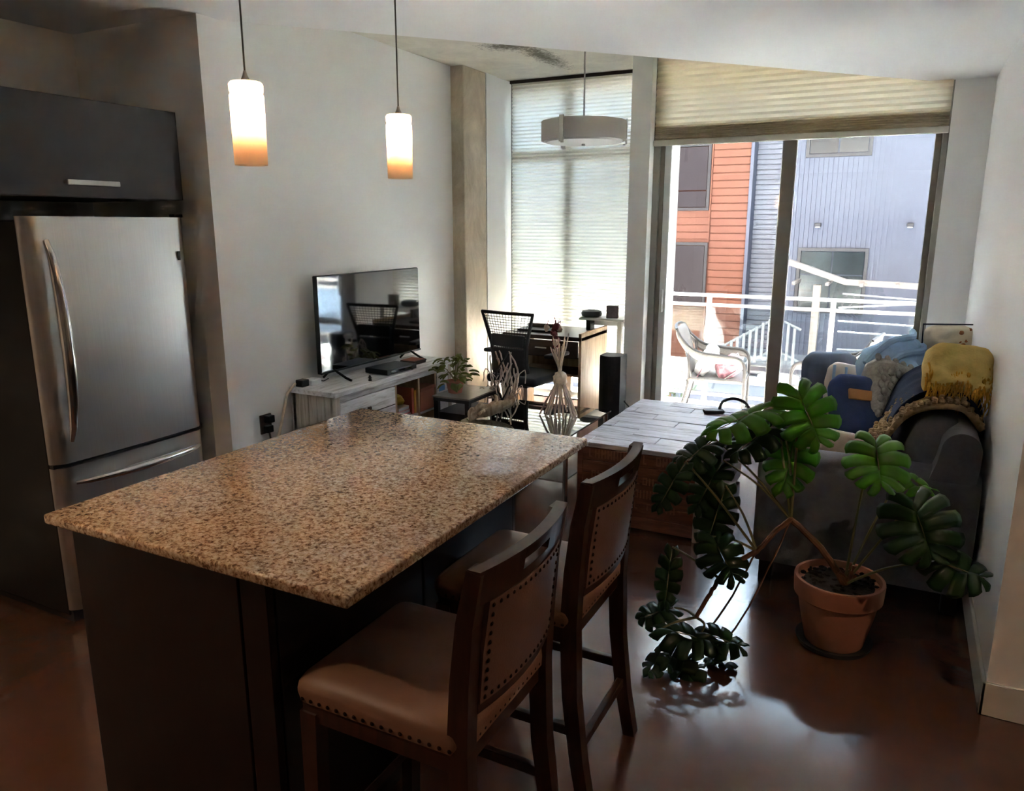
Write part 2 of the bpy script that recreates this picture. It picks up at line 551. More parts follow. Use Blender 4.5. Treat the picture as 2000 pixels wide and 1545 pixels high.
# outlet on the hall wall end
o = thing('wall_outlet', 'white outlet plate low on the hall wall', 'outlet', (0.62, 2.806, 0.29))
MB().box(-0.035, 0.035, -0.008, 0, -0.055, 0.055, 0.003).build('plate', 'whiteplastic', o)
MB().box(-0.012, 0.012, -0.011, -0.006, 0.008, 0.036, 0.003).build('socket', 'trim', o)
MB().box(-0.012, 0.012, -0.011, -0.006, -0.036, -0.008, 0.003).build('socket', 'trim', o)

# ------------------------------------------------------------------ window with full-height pleated blind
w1 = sroot('window_1', 'tall window behind the lowered pleated blind', (0, YW + 0.06, 0))
def bar(parent, x0, x1, z0, z1, mat='frame', d=0.05, y=0.0, name='window_frame'):
    return MB().box(x0, x1, y - d / 2, y + d / 2, z0, z1, 0.004, 1).build(name, mat, parent)
bar(w1, -3.31, -3.25, 0.07, ZC)
bar(w1, -2.02, -1.955, 0.07, ZC)
bar(w1, -3.25, -2.02, 0.07, 0.13)
bar(w1, -3.25, -2.02, ZC - 0.06, ZC)
bar(w1, -2.76, -2.68, 0.13, ZC - 0.06, name='mullion')
bar(w1, -3.25, -2.76, 2.26, 2.33, name='transom')
bar(w1, -2.68, -2.02, 2.26, 2.33, name='transom')
for (a, b_, c, d) in ((-3.25, -2.76, 0.13, 2.26), (-2.68, -2.02, 0.13, 2.26), (-3.25, -2.76, 2.33, ZC - 0.06), (-2.68, -2.02, 2.33, ZC - 0.06)):
    MB().box(a, b_, -0.006, 0.006, c, d).build('pane', 'glass', w1)
MB().box(-3.31, -1.955, -0.06, 0.03, 0.055, 0.075, 0.003).build('window_sill', 'trim', w1)

def pleats(x0, x1, z0, z1, pitch, depth, y=0.0):
    b = MB()
    n = max(2, int(round((z1 - z0) / pitch)) * 2)
    def fn(a, c):
        k = int(round(c * n))
        return Vector((x0 + (x1 - x0) * a, y + (depth / 2 if k % 2 else -depth / 2), z0 + (z1 - z0) * c))
    return b.grid(fn, 1, n)

bl = thing('pleated_blind', 'tall cream pleated blind lowered over the corner window', 'blind', (0, YW - 0.02, 0))
MB().box(-3.285, -1.96, -0.02, 0.02, ZC - 0.028, ZC - 0.002, 0.002).build('head_channel', 'darkgap', bl)
pleats(-3.27, -1.962, 0.47, ZC - 0.028, 0.031, 0.013).build('pleated_fabric', 'blind', bl)
MB().box(-3.275, -1.962, -0.016, 0.016, 0.445, 0.472, 0.004).build('bottom_rail', 'blindrail', bl)

# ------------------------------------------------------------------ sliding balcony door
d1 = sroot('door_1', 'sliding glass door to the balcony', (0, YD + 0.06, 0))
bar(d1, -1.80, -1.75, 0, ZC, 'frame', 0.12, name='jamb')
bar(d1, -1.75, -1.715, 0.02, ZC, 'framedark', 0.08, name='jamb')
bar(d1, 0.13, 0.165, 0, ZC, 'frame', 0.12, name='jamb')
bar(d1, -1.715, 0.13, ZC - 0.06, ZC, 'frame', 0.12, name='head')
bar(d1, -1.75, 0.13, 0.0, 0.03, 'frame', 0.12, name='track')
def sash(x0, x1, y, mat, st):
    s = MB().box(x0, x0 + st[0], y - 0.018, y + 0.018, 0.03, 2.33, 0.004, 1)
    s.box(x1 - st[1], x1, y - 0.018, y + 0.018, 0.03, 2.33, 0.004, 1)
    s.box(x0 + st[0], x1 - st[1], y - 0.018, y + 0.018, 0.03, 0.12, 0.004, 1)
    s.box(x0 + st[0], x1 - st[1], y - 0.018, y + 0.018, 2.25, 2.33, 0.004, 1)
    o = s.build('sash', mat, d1)
    MB().box(x0 + st[0], x1 - st[1], y - 0.004, y + 0.004, 0.12, 2.25).build('pane', 'glass', o)
    return o
sash(-1.715, -0.765, -0.022, 'framewhite', (0.05, 0.04))
MB().box(-1.715, 0.13, -0.005, 0.005, 2.39, ZC - 0.06).build('transom_pane', 'glass', d1)
bar(d1, -1.715, 0.13, 2.33, 2.39, 'frame', 0.10, name='transom')
sash(-0.87, 0.13, 0.024, 'framedark', (0.055, 0.04))
MB().box(-0.855, -0.765, -0.052, -0.040, 0.03, 2.33, 0.003, 1).build('meeting_stile', 'framedark', d1)
MB().box(-1.70, -1.68, -0.075, -0.04, 0.98, 1.16, 0.006).build('handle', 'framewhite', d1)

bl = thing('pleated_blind', 'wide cream pleated blind raised above the balcony door', 'blind', (0, YD - 0.03, 0))
MB().box(-1.79, 0.16, -0.025, 0.02, ZC - 0.03, ZC - 0.002, 0.002).build('head_channel', 'darkgap', bl)
pleats(-1.785, 0.155, 2.375, ZC - 0.03, 0.040, 0.016).build('pleated_fabric', 'blind_tan', bl)
pleats(-1.785, 0.155, 2.275, 2.375, 0.014, 0.040).build('stacked_pleats', 'blind_tan', bl)
MB().box(-1.79, 0.16, -0.022, 0.022, 2.235, 2.275, 0.005).build('bottom_rail', 'blindrail', bl)

# ------------------------------------------------------------------ balcony
M['winframe_grey'] = plain('grey_post_metal', lin(96, 94, 92), 0.5)
bf = sroot('balcony_floor', 'sunlit pale balcony boards', (0, 0, -0.10))
MB().box(-4.2, 3.0, YD + 0.12, 7.75, -0.14, -0.028).build('balcony_slab', 'trim', bf)
pm = None
for i in range(15):
    y0 = YD + 0.14 + i * 0.106
    if pm is None:
        pm = MB().box(-4.1, 2.9, 0, 0.098, -0.028, 0, 0.004, 1).build('plank', 'deck', bf, loc=(0, y0, 0))
    else:
        link('plank', pm.data, bf, loc=(0, y0, 0))
struct(MB().box(-1.955, 3.0, YD + 0.12, YD + 0.36, 3.06, 3.16).build('trim_shade_ledge', 'ceil'), 'unseen ledge added to shade the blind above the balcony door')  # out of view, added to keep the sun off the raised blind

aw = sroot('balcony_sunblock', 'flat cloth awning added out of view to shade the balcony chairs', (0, 0, -0.10))  # unseen, added to keep direct sun off the chairs and railing
M['sunblock'] = plain('sunblock_cloth', lin(120, 112, 104), 0.9)
MB().box(-2.15, 0.30, 6.84, 8.15, 2.80, 2.82, 0.004).build('sunblock_cloth', 'sunblock', aw)
for x in (-2.12, 0.27):
    MB().box(x - 0.02, x + 0.02, 7.70, 7.74, 0.0, 2.80).build('post', 'winframe_grey', aw)
    MB().box(x - 0.015, x + 0.015, YW + 0.18 if x < -1 else YD + 0.13, 7.74, 2.76, 2.80).build('side_beam', 'winframe_grey', aw)

rl = thing('balcony_railing', 'glass balcony railing with pale double top rail', 'railing', (0, 7.62, -0.10))
MB().box(-4.1, 2.9, -0.03, 0.03, 1.06, 1.09, 0.008).build('top_rail', 'railmetal', rl)
MB().box(-4.1, 2.9, -0.016, 0.016, 0.965, 0.995, 0.004).build('lower_rail', 'railmetal', rl)
MB().box(-4.1, 2.9, -0.016, 0.016, 0.06, 0.085, 0.004).build('bottom_rail', 'railmetal', rl)
pst = None
for i, x in enumerate((-4.0, -2.85, -1.70, -0.56, 0.58, 1.72, 2.85)):
    if pst is None:
        pst = MB().box(-0.022, 0.022, -0.022, 0.022, 0, 1.06, 0.003, 1).build('post', 'railmetal', rl, loc=(x, 0, 0))
    else:
        link('post', pst.data, rl, loc=(x, 0, 0))
    if i:
        MB().box(x - 1.115, x - 0.03, -0.005, 0.005, 0.10, 0.955).build('glass_panel', 'railglass', rl)

M['brick'] = plain('dark_brick_wall', lin(70, 58, 52), 0.9, var=0.2, vscale=8)
# unseen upper floors of this building, added to keep sky off the facade opposite
wall('wall_facade_skyblock', [(-14.0, 14.0, YD + 0.0, YD + 0.13, 3.06, 15.0), (-14.0, XT - 0.15, YD, YD + 0.13, -4.0, 3.06), (3.2, 14.0, YD, YD + 0.13, -4.0, 3.06)], 'brick', 'unseen outer wall of the upper floors, added to block sky light')
wall('wall_facade_low', [(-14.0, 14.0, YD + 0.14, YD + 0.26, -4.0, -0.25)], 'brick', 'outer wall of the lower floors under the balcony')
# ------------------------------------------------------------------ opposite buildings
BY = 14.0
M['orange'] = plain('orange_cladding', lin(110, 67, 50), 0.7, var=0.08, vscale=4, stretch=(0.5, 1, 8))
M['bluegrey'] = plain('blue_grey_metal', lin(73, 79, 95), 0.6)
M['greymetal'] = plain('corrugated_grey_metal', lin(80, 85, 98), 0.5)
M['darkwin'] = plain('dark_window_glass', lin(33, 31, 37), 0.2, spec=0.3)
M['winframe'] = plain('dark_window_frame', lin(40, 40, 44), 0.5)
M['winglass'] = plain('sky_window_glass', lin(32, 40, 44), 0.15, spec=0.3, var=0.35, vscale=2.0)
M['palegrey'] = plain('pale_render', lin(84, 86, 94), 0.8)
M['asphalt'] = plain('dark_paving', lin(40, 42, 43), 0.9, var=0.2, vscale=3)

b1 = thing('apartment_building', 'orange clad apartment block with dark windows across the street', 'building', (0, BY, -4))
def win(parent, x0, x1, z0, z1, y=-0.03, cols=1, rows=1, pane='darkwin'):
    w = MB()
    t = 0.05
    for q in ((x0, x0 + t, z0, z1), (x1 - t, x1, z0, z1), (x0 + t, x1 - t, z0, z0 + t), (x0 + t, x1 - t, z1 - t, z1)):
        w.box(q[0], q[1], y - 0.04, y + 0.04, q[2], q[3])
    o = w.build('window', 'winframe', parent)
    for i in range(cols):
        for j in range(len(rows) - 1 if isinstance(rows, list) else rows):
            a0, a1 = x0 + t + (x1 - x0 - 2 * t) * i / cols, x0 + t + (x1 - x0 - 2 * t) * (i + 1) / cols
            if isinstance(rows, list):
                c0, c1 = z0 + t + (z1 - z0 - 2 * t) * rows[j], z0 + t + (z1 - z0 - 2 * t) * rows[j + 1]
            else:
                c0, c1 = z0 + t + (z1 - z0 - 2 * t) * j / rows, z0 + t + (z1 - z0 - 2 * t) * (j + 1) / rows
            MB().box(a0 + 0.012, a1 - 0.012, y - 0.02, y + 0.0, c0 + 0.012, c1 - 0.012).build('pane', pane, o)
    return o
MB().box(-12, -2.56, 0.05, 4, 0, 7.75).build('wall', 'orange', b1)
def siding(x0, x1, z0, z1, h, lip, y):
    b = MB()
    z = z0
    while z < z1 - 0.02:
        b.box(x0, x1, y - lip, y + 0.02, z, min(z + h - 0.018, z1))
        z += h
    return b
siding(-12, -3.95, 2.0, 7.75, 0.13, 0.03, 0.05).build('cladding', 'orange', b1)['kind'] = 'stuff'
for (x0, x1, z0_, z1_) in ((-3.20, -2.56, 2.0, 7.75), (-3.95, -3.225, 5.40, 5.84)):
    cbm = None
    for k in range(int((z1_ - z0_) / 0.13)):
        if cbm is None:
            cbm = MB().box(x0, x1, 0.02, 0.07, 0, 0.116, 0.003, 1).build('cladding_board', 'orange', b1, loc=(0, 0, z0_))
        else:
            link('cladding_board', cbm.data, b1, loc=(0, 0.003 * (k % 3 - 1), z0_ + 0.13 * k))
MB().box(-3.225, -3.195, -0.02, 0.03, 2.0, 7.75).build('corner_trim', 'orange', b1)
MB().box(-12, -2.56, -2.6, 4.2, 7.75, 7.95, 0.01).build('shade_eave', 'winframe', b1)  # deep eave out of view, added to shade the orange facade from the sky
win(b1, -3.90, -3.22, 5.90, 7.05, cols=1, rows=[0, 0.28, 1], pane='darkwin')
win(b1, -3.92, -3.20, 4.20, 5.34, cols=1, rows=1)
win(b1, -6.0, -5.0, 5.90, 7.05)
win(b1, -6.0, -5.0, 4.20, 5.34)

b2 = thing('apartment_building', 'blue grey corrugated metal building with a divided window across the street', 'building', (0, BY, -4))
MB().box(-2.555, -1.90, 0.35, 4, 0, 7.75).build('recess_wall', 'greymetal', b2)
siding(-2.56, -1.90, 1.5, 7.75, 0.085, 0.035, 0.35).build('corrugation', 'greymetal', b2)['kind'] = 'stuff'
MB().box(-2.555, -2.50, -0.02, 0.36, 0, 7.75).build('corner_trim', 'bluegrey', b2)
MB().box(-1.90, 8.0, 0.0, 4, 0, 7.75).build('wall', 'bluegrey', b2)
MB().box(-2.555, 8.0, -2.6, 4.2, 7.75, 7.95, 0.01).build('shade_eave', 'winframe', b2)  # same added eave, cutting sky light on the blue grey facade
rb = MB()
x = -1.86
while x < 4.0:
    rb.box(x, x + 0.035, -0.018, 0.005, 0.5, 7.72)
    x += 0.075
rb.build('ribs', 'bluegrey', b2)['kind'] = 'stuff'
win(b2, -1.66, -0.56, 4.18, 5.27, cols=2, rows=[0, 0.60, 1], pane='winglass')
win(b2, -1.66, -0.66, 6.74, 7.5, cols=2, rows=1, pane='winglass')
win(b2, 1.2, 2.3, 4.18, 5.27, cols=2, rows=[0, 0.60, 1], pane='winglass')
for x in (-1.38, 0.0):
    lt = MB().box(-0.05, 0.05, -0.09, 0.0, -0.03, 0.03, 0.01).build('wall_light', 'winframe', b2, loc=(x, -0.02, 5.65))
    MB().box(-0.035, 0.035, -0.075, -0.02, -0.045, -0.028).build('lens', 'trim', lt)

t = sroot('wall_skyblock_left', 'unseen side wing added to block sky light on the left', (-8.5, 11, -4.0))  # unseen wing, added to cut sideways sky light on the opposite facade
MB().box(-1, 0, -4.9, 2.9, 0, 10).build('skyblock_wall', 'greymetal', t)
MB().box(-1.1, 0.1, -4.9, 2.9, 10, 10.15).build('skyblock_cap', 'winframe', t)
t = sroot('wall_skyblock_right', 'unseen side wing added to block sky light on the right', (6.5, 11, -4.0))  # its counterpart, likewise added to block sky from the right
MB().box(0, 1, -4.9, 2.9, 0, 10).build('skyblock_wall', 'greymetal', t)
MB().box(-0.1, 1.1, -4.9, 2.9, 10, 10.15).build('skyblock_cap', 'winframe', t)
# lower terrace between the buildings
tr = sroot('terrace_ground', 'dark paved courtyard ground between the buildings', (0, 0, -4.0))
MB().box(-20, 20, 7.9, BY + 1, -0.2, 0.0).build('paving', 'asphalt', tr)
t = thing('terrace_wall', 'pale low courtyard wall beyond the balcony railing', 'wall', (0, 11.6, -4.0))
MB().box(-8, 8, 0, 0.2, 0, 3.3).build('wall_body', 'palegrey', t)
MB().box(-8.05, 8.05, -0.05, 0.25, 3.3, 3.38, 0.01).build('coping', 'trim', t)
M['weathered'] = plain('weathered_white_paint', lin(92, 90, 88), 0.7)
# white picket stair rail, sloping up
t = thing('picket_stair_rail', 'white sloping picket rail seen through the balcony glass', 'railing', (-2.3, 11.1, -0.72))
pk = None
for i in range(13):
    x = i * 0.085
    z = 0.62 * (1 - abs(i - 9) / 11)
    if pk is None:
        pk = MB().box(-0.02, 0.02, -0.012, 0.012, 0, 0.52, 0.004, 1)
        pk = pk.build('picket', 'weathered', t, loc=(x, 0, z))
    else:
        link('picket', pk.data, t, loc=(x, 0, z))
MB().tube([(-0.05, 0.02, 0.62 * (1 - 9.4 / 11) + 0.5), (9 * 0.085, 0.02, 1.10), (1.1, 0.02, 0.95)], 0.02, 6).build('hand_rail', 'weathered', t)
MB().tube([(-0.05, 0.02, 0.62 * (1 - 9.4 / 11) + 0.06), (9 * 0.085, 0.02, 0.66), (1.1, 0.02, 0.5)], 0.02, 6).build('bottom_rail', 'weathered', t)
MB().box(9 * 0.085 - 0.035, 9 * 0.085 + 0.035, 0.03, 0.1, -0.2, 1.25, 0.006).build('newel_post', 'weathered', t)
# open pergola with a pitched roof edge
t = thing('garden_pergola', 'pale timber pergola beyond the balcony railing', 'pergola', (-1.05, 11.2, -0.70))
M['palewood'] = wood('pale_timber', [lin(84, 74, 66), lin(104, 94, 85)], (6, 6, 1), 3, 0.7, 0.1)
for (x, n) in ((0.0, 'post'), (1.6, 'post')):
    MB().box(x - 0.05, x + 0.05, 0, 0.1, 0, 1.55, 0.006).build(n, 'palewood', t)
MB().ribbon([(-0.42, 1.86), (0.35, 1.60), (1.9, 1.55)], 0.07, -0.05, 0.12).build('roof_beam', 'palewood', t)
for i in range(5):
    MB().box(-0.3 + i * 0.42, -0.26 + i * 0.42, -0.25, 0.4, 1.56, 1.60).build('rafter', 'palewood', t)
# washing lines / cables
for i, (z0, z1) in enumerate(((0.28, 0.62), (0.10, 0.16), (-0.05, 0.02), (-0.30, -0.12), (0.42, 0.40))):
    o = MB().tube([(-0.4, 0, z0), (0.8, 0, (z0 + z1) / 2 - 0.05), (2.0, 0, z1)], 0.012, 5).build('overhead_cable', 'weathered', loc=(-0.3, 10.4 + 0.12 * i, 0.35))
    tag(o, ('steep white cable, topmost of those strung beyond the railing', 'second white cable from the top beyond the railing', 'middle white cable strung beyond the railing', 'lowest white cable strung beyond the railing', 'level white cable crossing behind the steep one')[i], 'cable', 'cables across the courtyard')
# shrubs
M['shrub'] = plain('pale_shrub_leaves', lin(84, 92, 70), 0.8, var=0.3, vscale=20)
def leafball(c, rad, n, mat, name, parent=None, size=0.05):
    b = MB()
    for i in range(n):
        v = Vector((random.gauss(0, 1), random.gauss(0, 1), random.gauss(0, 1))).normalized() * (random.random() ** 0.4)
        p = Vector((v.x * rad[0], v.y * rad[1], v.z * rad[2])) + Vector(c)
        R = Euler((random.uniform(0, 6), random.uniform(0, 6), random.uniform(0, 6))).to_matrix()
        s = size * random.uniform(0.6, 1.3)
        q = [p + R @ Vector(k) * s for k in ((-0.5, 0, 0), (0, -0.25, 0.05), (0.6, 0, 0), (0, 0.25, 0.05))]
        b.bm.faces.new([b.bm.verts.new(k) for k in q])
    return b.build(name, mat, parent)
for i, (x, y, z, r) in enumerate(((-2.9, 10.7, -0.55, 0.45), (-0.15, 10.9, -0.35, 0.55), (1.15, 10.8, -0.45, 0.45))):
    t = thing('courtyard_shrub', ('pale shrub at the left of the picket rail', 'pale shrub under the courtyard cables', 'pale shrub at the right end of the courtyard')[i], 'shrub', (x, y, -4.0))
    leafball((0, 0, z + 4.0), (r, r * 0.6, r * 0.6), 420, 'shrub', 'foliage', t, 0.12)
    MB().tube([(0, 0, 0), (0.03, 0, 2.0), (0, 0, z + 3.9)], [0.06, 0.05, 0.03], 6).build('trunk', 'rootbrown', t)

# ================================================================== KITCHEN
# island base cabinet and granite worktop
t = thing('kitchen_island', 'dark espresso kitchen island base under the granite worktop', 'kitchen island', (-1.555, 1.765, 0))
MB().box(-0.335, 0.335, -0.60, 0.60, 0.0, 0.892).build('carcass', 'espresso', t)
MB().box(-0.345, 0.255, -0.622, -0.60, 0.0, 0.892, 0.002, 1).build('end_panel', 'espresso', t)
MB().box(0.262, 0.345, -0.622, -0.60, 0.0, 0.892, 0.002, 1).build('end_panel', 'espresso', t)
MB().box(-0.345, 0.345, 0.60, 0.622, 0.0, 0.892, 0.002, 1).build('end_panel', 'espresso', t)
for i in range(2):
    MB().box(0.335, 0.347, -0.595 + i * 0.6, -0.005 + i * 0.6, 0.02, 0.885, 0.002, 1).build('side_panel', 'espresso', t)
    dd = MB().box(-0.353, -0.335, -0.595 + i * 0.6, -0.005 + i * 0.6, 0.1, 0.885, 0.002, 1).build('door', 'espresso', t)
    MB().box(-0.375, -0.365, -0.40 + i * 0.6, -0.22 + i * 0.6, 0.80, 0.812, 0.003).build('handle', 'nickel', dd)
w = MB().box(-1.945, -0.942, 1.10, 2.425, 0.892, 0.920, 0.006, 3).build('granite_worktop', 'granite', smooth=True)
tag(w, 'speckled brown granite worktop on the kitchen island', 'worktop')

# fridge
fr = thing('refrigerator', 'stainless steel bottom freezer refrigerator with black sides', 'refrigerator', (-2.96, 2.13, 0))
MB().box(-0.70, -0.065, -0.37, 0.37, 0.03, 1.675, 0.006).build('body', 'blackside', fr)
def fdoor(z0, z1, name):
    b = MB()
    prof = []
    n = 40
    for i in range(n + 1):
        y = -0.372 + 0.744 * i / n
        k = abs(2 * i / n - 1)
        prof.append((-0.008 * k ** 2 - 0.040 * max(0.0, (k - 0.86) / 0.14) ** 2.2, y))
    ring = [(-0.058, 0.372)] + [(-0.058, -0.372)] + prof
    b.loft([[(x, y, z0) for x, y in ring], [(x, y, z1) for x, y in ring]])
    return b.build(name, 'steel', fr, smooth=True)
du = fdoor(0.705, 1.69, 'door')
dl = fdoor(0.06, 0.688, 'freezer_drawer')
MB().box(-0.055, -0.03, -0.371, 0.371, 0.688, 0.705).build('door_gap', 'blackplastic', fr)
hp = []
for i in range(15):
    a = i / 14
    hp.append((0.012 + 0.052 * math.sin(PI * a) ** 0.55, -0.305, 0.80 + 0.80 * a))
hb = MB()
hb.tube(hp, [0.011 + 0.012 * math.sin(PI * (i / 14)) ** 0.7 for i in range(15)], 12)
hb.build('handle', 'chrome', du, smooth=True)
hp = []
for i in range(15):
    a = i / 14
    hp.append((0.010 + 0.05 * math.sin(PI * a) ** 0.55, -0.31 + 0.62 * a, 0.622))
MB().tube(hp, [0.009 + 0.010 * math.sin(PI * (i / 14)) ** 0.7 for i in range(15)], 10).build('handle', 'chrome', dl, smooth=True)
MB().box(-0.004, 0.003, 0.300, 0.312, 1.50, 1.54, 0.001, 1).build('badge', 'blackplastic', du)
MB().box(-0.06, -0.02, 0.32, 0.365, 1.69, 1.705, 0.004).build('hinge_cap', 'blackplastic', fr)
MB().box(-0.60, -0.05, -0.36, 0.36, 0.0, 0.05).build('kick_plate', 'blackplastic', fr)

# wall cabinet over the fridge
cb = thing('wall_cabinet', 'charcoal wall cabinet with steel bar handle above the refrigerator', 'cabinet', (-2.96, 2.03, 1.765))
MB().box(-0.70, -0.02, -0.60, 0.455, 0.0, 0.38).build('body', 'cabgrey', cb)
dd = MB().box(-0.02, 0.0, -0.60, 0.457, 0.002, 0.38, 0.0015, 1).build('door', 'cabgrey', cb)
MB().box(0.022, 0.034, -0.10, 0.125, 0.046, 0.066, 0.003).build('handle', 'nickel', dd)
for y in (-0.09, 0.115):
    MB().box(0.0, 0.024, y - 0.006, y + 0.006, 0.05, 0.062).build('handle_post', 'nickel', dd)
MB().box(-0.02, 0.001, 0.455, 0.457, 0.002, 0.38).build('edge_strip', 'espresso', dd)

# ------------------------------------------------------------------ counter stools
ST = thing('counter_stool', 'nearest brown leather counter stool with studded seat at the island corner', 'stool', (-0.93, 1.385, 0), 0, 'leather counter stools')
def make_stool(t):
    hw = 0.215
    rear = [(0.262, 0.0), (0.232, 0.16), (0.208, 0.36), (0.200, 0.58), (0.208, 0.74), (0.222, 0.88), (0.246, 1.00)]
    for s in (-1, 1):
        y = s * (hw - 0.02)
        MB().ribbon(rear, [0.038, 0.042, 0.046, 0.05, 0.046, 0.04, 0.034], y - 0.02, y + 0.02).build('leg', 'stoolwood', t)
        MB().ribbon([(-0.215, 0.0), (-0.205, 0.55)], [0.034, 0.046], y - 0.021, y + 0.021).build('leg', 'stoolwood', t)
    # apron
    MB().box(-0.225, 0.20, -hw + 0.005, -hw + 0.03, 0.525, 0.585, 0.002, 1).build('apron', 'stoolwood', t)
    MB().box(-0.225, 0.20, hw - 0.03, hw - 0.005, 0.525, 0.585, 0.002, 1).build('apron', 'stoolwood', t)
    MB().box(-0.228, -0.20, -hw + 0.03, hw - 0.03, 0.525, 0.585, 0.002, 1).build('apron', 'stoolwood', t)
    MB().box(0.180, 0.205, -hw + 0.03, hw - 0.03, 0.525, 0.585, 0.002, 1).build('apron', 'stoolwood', t)
    # stretchers
    for s in (-1, 1):
        y = s * (hw - 0.02)
        MB().box(-0.21, 0.215, y - 0.011, y + 0.011, 0.235, 0.265, 0.002, 1).build('stretcher', 'stoolwood', t)
    MB().box(-0.222, -0.198, -hw + 0.035, hw - 0.035, 0.17, 0.205, 0.002, 1).build('stretcher', 'stoolwood', t)
    MB().box(0.215, 0.237, -hw + 0.035, hw - 0.035, 0.175, 0.205, 0.002, 1).build('stretcher', 'stoolwood', t)
    # seat cushion with crowned top
    b = MB()
    def ring(z, ins):
        x0, x1, y0, y1 = -0.245 + ins, 0.215 - ins * 0.4, -hw - 0.005 + ins, hw + 0.005 - ins
        r = 0.03
        pts = []
        for cx, cy, a0 in ((x1 - r, y1 - r, 0), (x0 + r, y1 - r, 90), (x0 + r, y0 + r, 180), (x1 - r, y0 + r, 270)):
            for k in range(4):
                a = math.radians(a0 + 30 * k)
                pts.append((cx + r * math.cos(a), cy + r * math.sin(a), z))
        return pts
    b.loft([ring(0.575, 0.004), ring(0.60, 0.0), ring(0.618, 0.003), ring(0.632, 0.012), ring(0.640, 0.03), ring(0.648, 0.07), ring(0.652, 0.12)])
    seat = b.build('seat', 'leather', t, smooth=True, angle=60)
    # curved back: upholstered pad, top rail with hand slot, lower rail
    bow = lambda y: 0.030 * (1 - (y / hw) ** 2)
    def rx(z):
        for (x0, z0), (x1, z1) in zip(rear, rear[1:]):
            if z0 <= z <= z1:
                return x0 + (x1 - x0) * (z - z0) / (z1 - z0)
        return rear[-1][0]
    def panel(y0, y1, z0, z1, th, n=10, dx=0.0, crown=0.0):
        b = MB()
        rings = []
        for i in range(n + 1):
            y = y0 + (y1 - y0) * i / n
            c = bow(y) + dx
            m = (z0 + z1) / 2
            k = crown * (1 - (2 * i / n - 1) ** 4)
            rings.append([(rx(z0) + c - th / 2, y, z0), (rx(m) + c - th / 2 - k, y, m), (rx(min(z1, 0.999)) + c - th / 2, y, z1),
                          (rx(min(z1, 0.999)) + c + th / 2, y, z1), (rx(m) + c + th / 2 + k, y, m), (rx(z0) + c + th / 2, y, z0)])
        return b.loft(rings)
    pad = panel(-hw + 0.042, hw - 0.042, 0.685, 0.925, 0.036, 12, 0.0, 0.008).build('backrest', 'leather_back', t, smooth=True)
    rail = MB()
    for (a, c, z0, z1) in ((-hw + 0.001, -0.062, 0.925, 1.005), (0.062, hw - 0.001, 0.925, 1.005), (-0.062, 0.062, 0.925, 0.952), (-0.062, 0.062, 0.978, 1.005)):
        q = panel(a, c, z0, z1 + 0.012 * 0, 0.030, 6)
        me = bpy.data.meshes.new('tmp')
        q.bm.to_mesh(me)
        q.bm.free()
        rail.bm.from_mesh(me)
        bpy.data.meshes.remove(me)
    rail.build('top_rail', 'stoolwood', t, smooth=True, angle=30)
    panel(-hw + 0.04, hw - 0.04, 0.662, 0.690, 0.030, 8).build('lower_rail', 'stoolwood', t, smooth=True, angle=30)
    # bronze nail heads
    nm = None
    def nail(p, d, parent):
        nonlocal nm
        if nm is None:
            b = MB()
            b.lathe([(0.0052, 0.0), (0.0048, 0.0018), (0.003, 0.0034), (0.0, 0.004)], seg=8)
            o = b.build('nailhead', 'nail', parent, smooth=True)
            nm = o.data
        else:
            o = link('nailhead', nm, parent)
        o.location = p
        o.rotation_euler = Vector(d).to_track_quat('Z', 'Y').to_euler()
    for i in range(17):
        x = -0.215 + 0.40 * i / 16
        nail((x, -hw - 0.0035, 0.586), (0, -1, 0), seat)
        nail((x, hw + 0.0035, 0.586), (0, 1, 0), seat)
    for i in range(15):
        y = -0.19 + 0.38 * i / 14
        nail((-0.2435, y, 0.586), (-1, 0, 0), seat)
        nail((0.2115, y * 0.85, 0.586), (1, 0, 0), seat)
    for sgn in (1, -1):
        for i in range(15):
            y = (-hw + 0.055) + (2 * hw - 0.11) * i / 14
            for z in (0.697, 0.913):
                nail((rx(z) + bow(y) + sgn * 0.0185, y, z), (sgn, 0, 0), pad)
        for i in range(1, 10):
            z = 0.697 + 0.216 * i / 10
            for y in (-hw + 0.055, hw - 0.055):
                nail((rx(z) + bow(y) + sgn * 0.021, y, z), (sgn, 0, 0), pad)
make_stool(ST)
s2 = dup(ST)
s2.location = (-0.925, 1.965, 0)
s2['label'] = 'farther brown leather counter stool, second along the island towards the window'

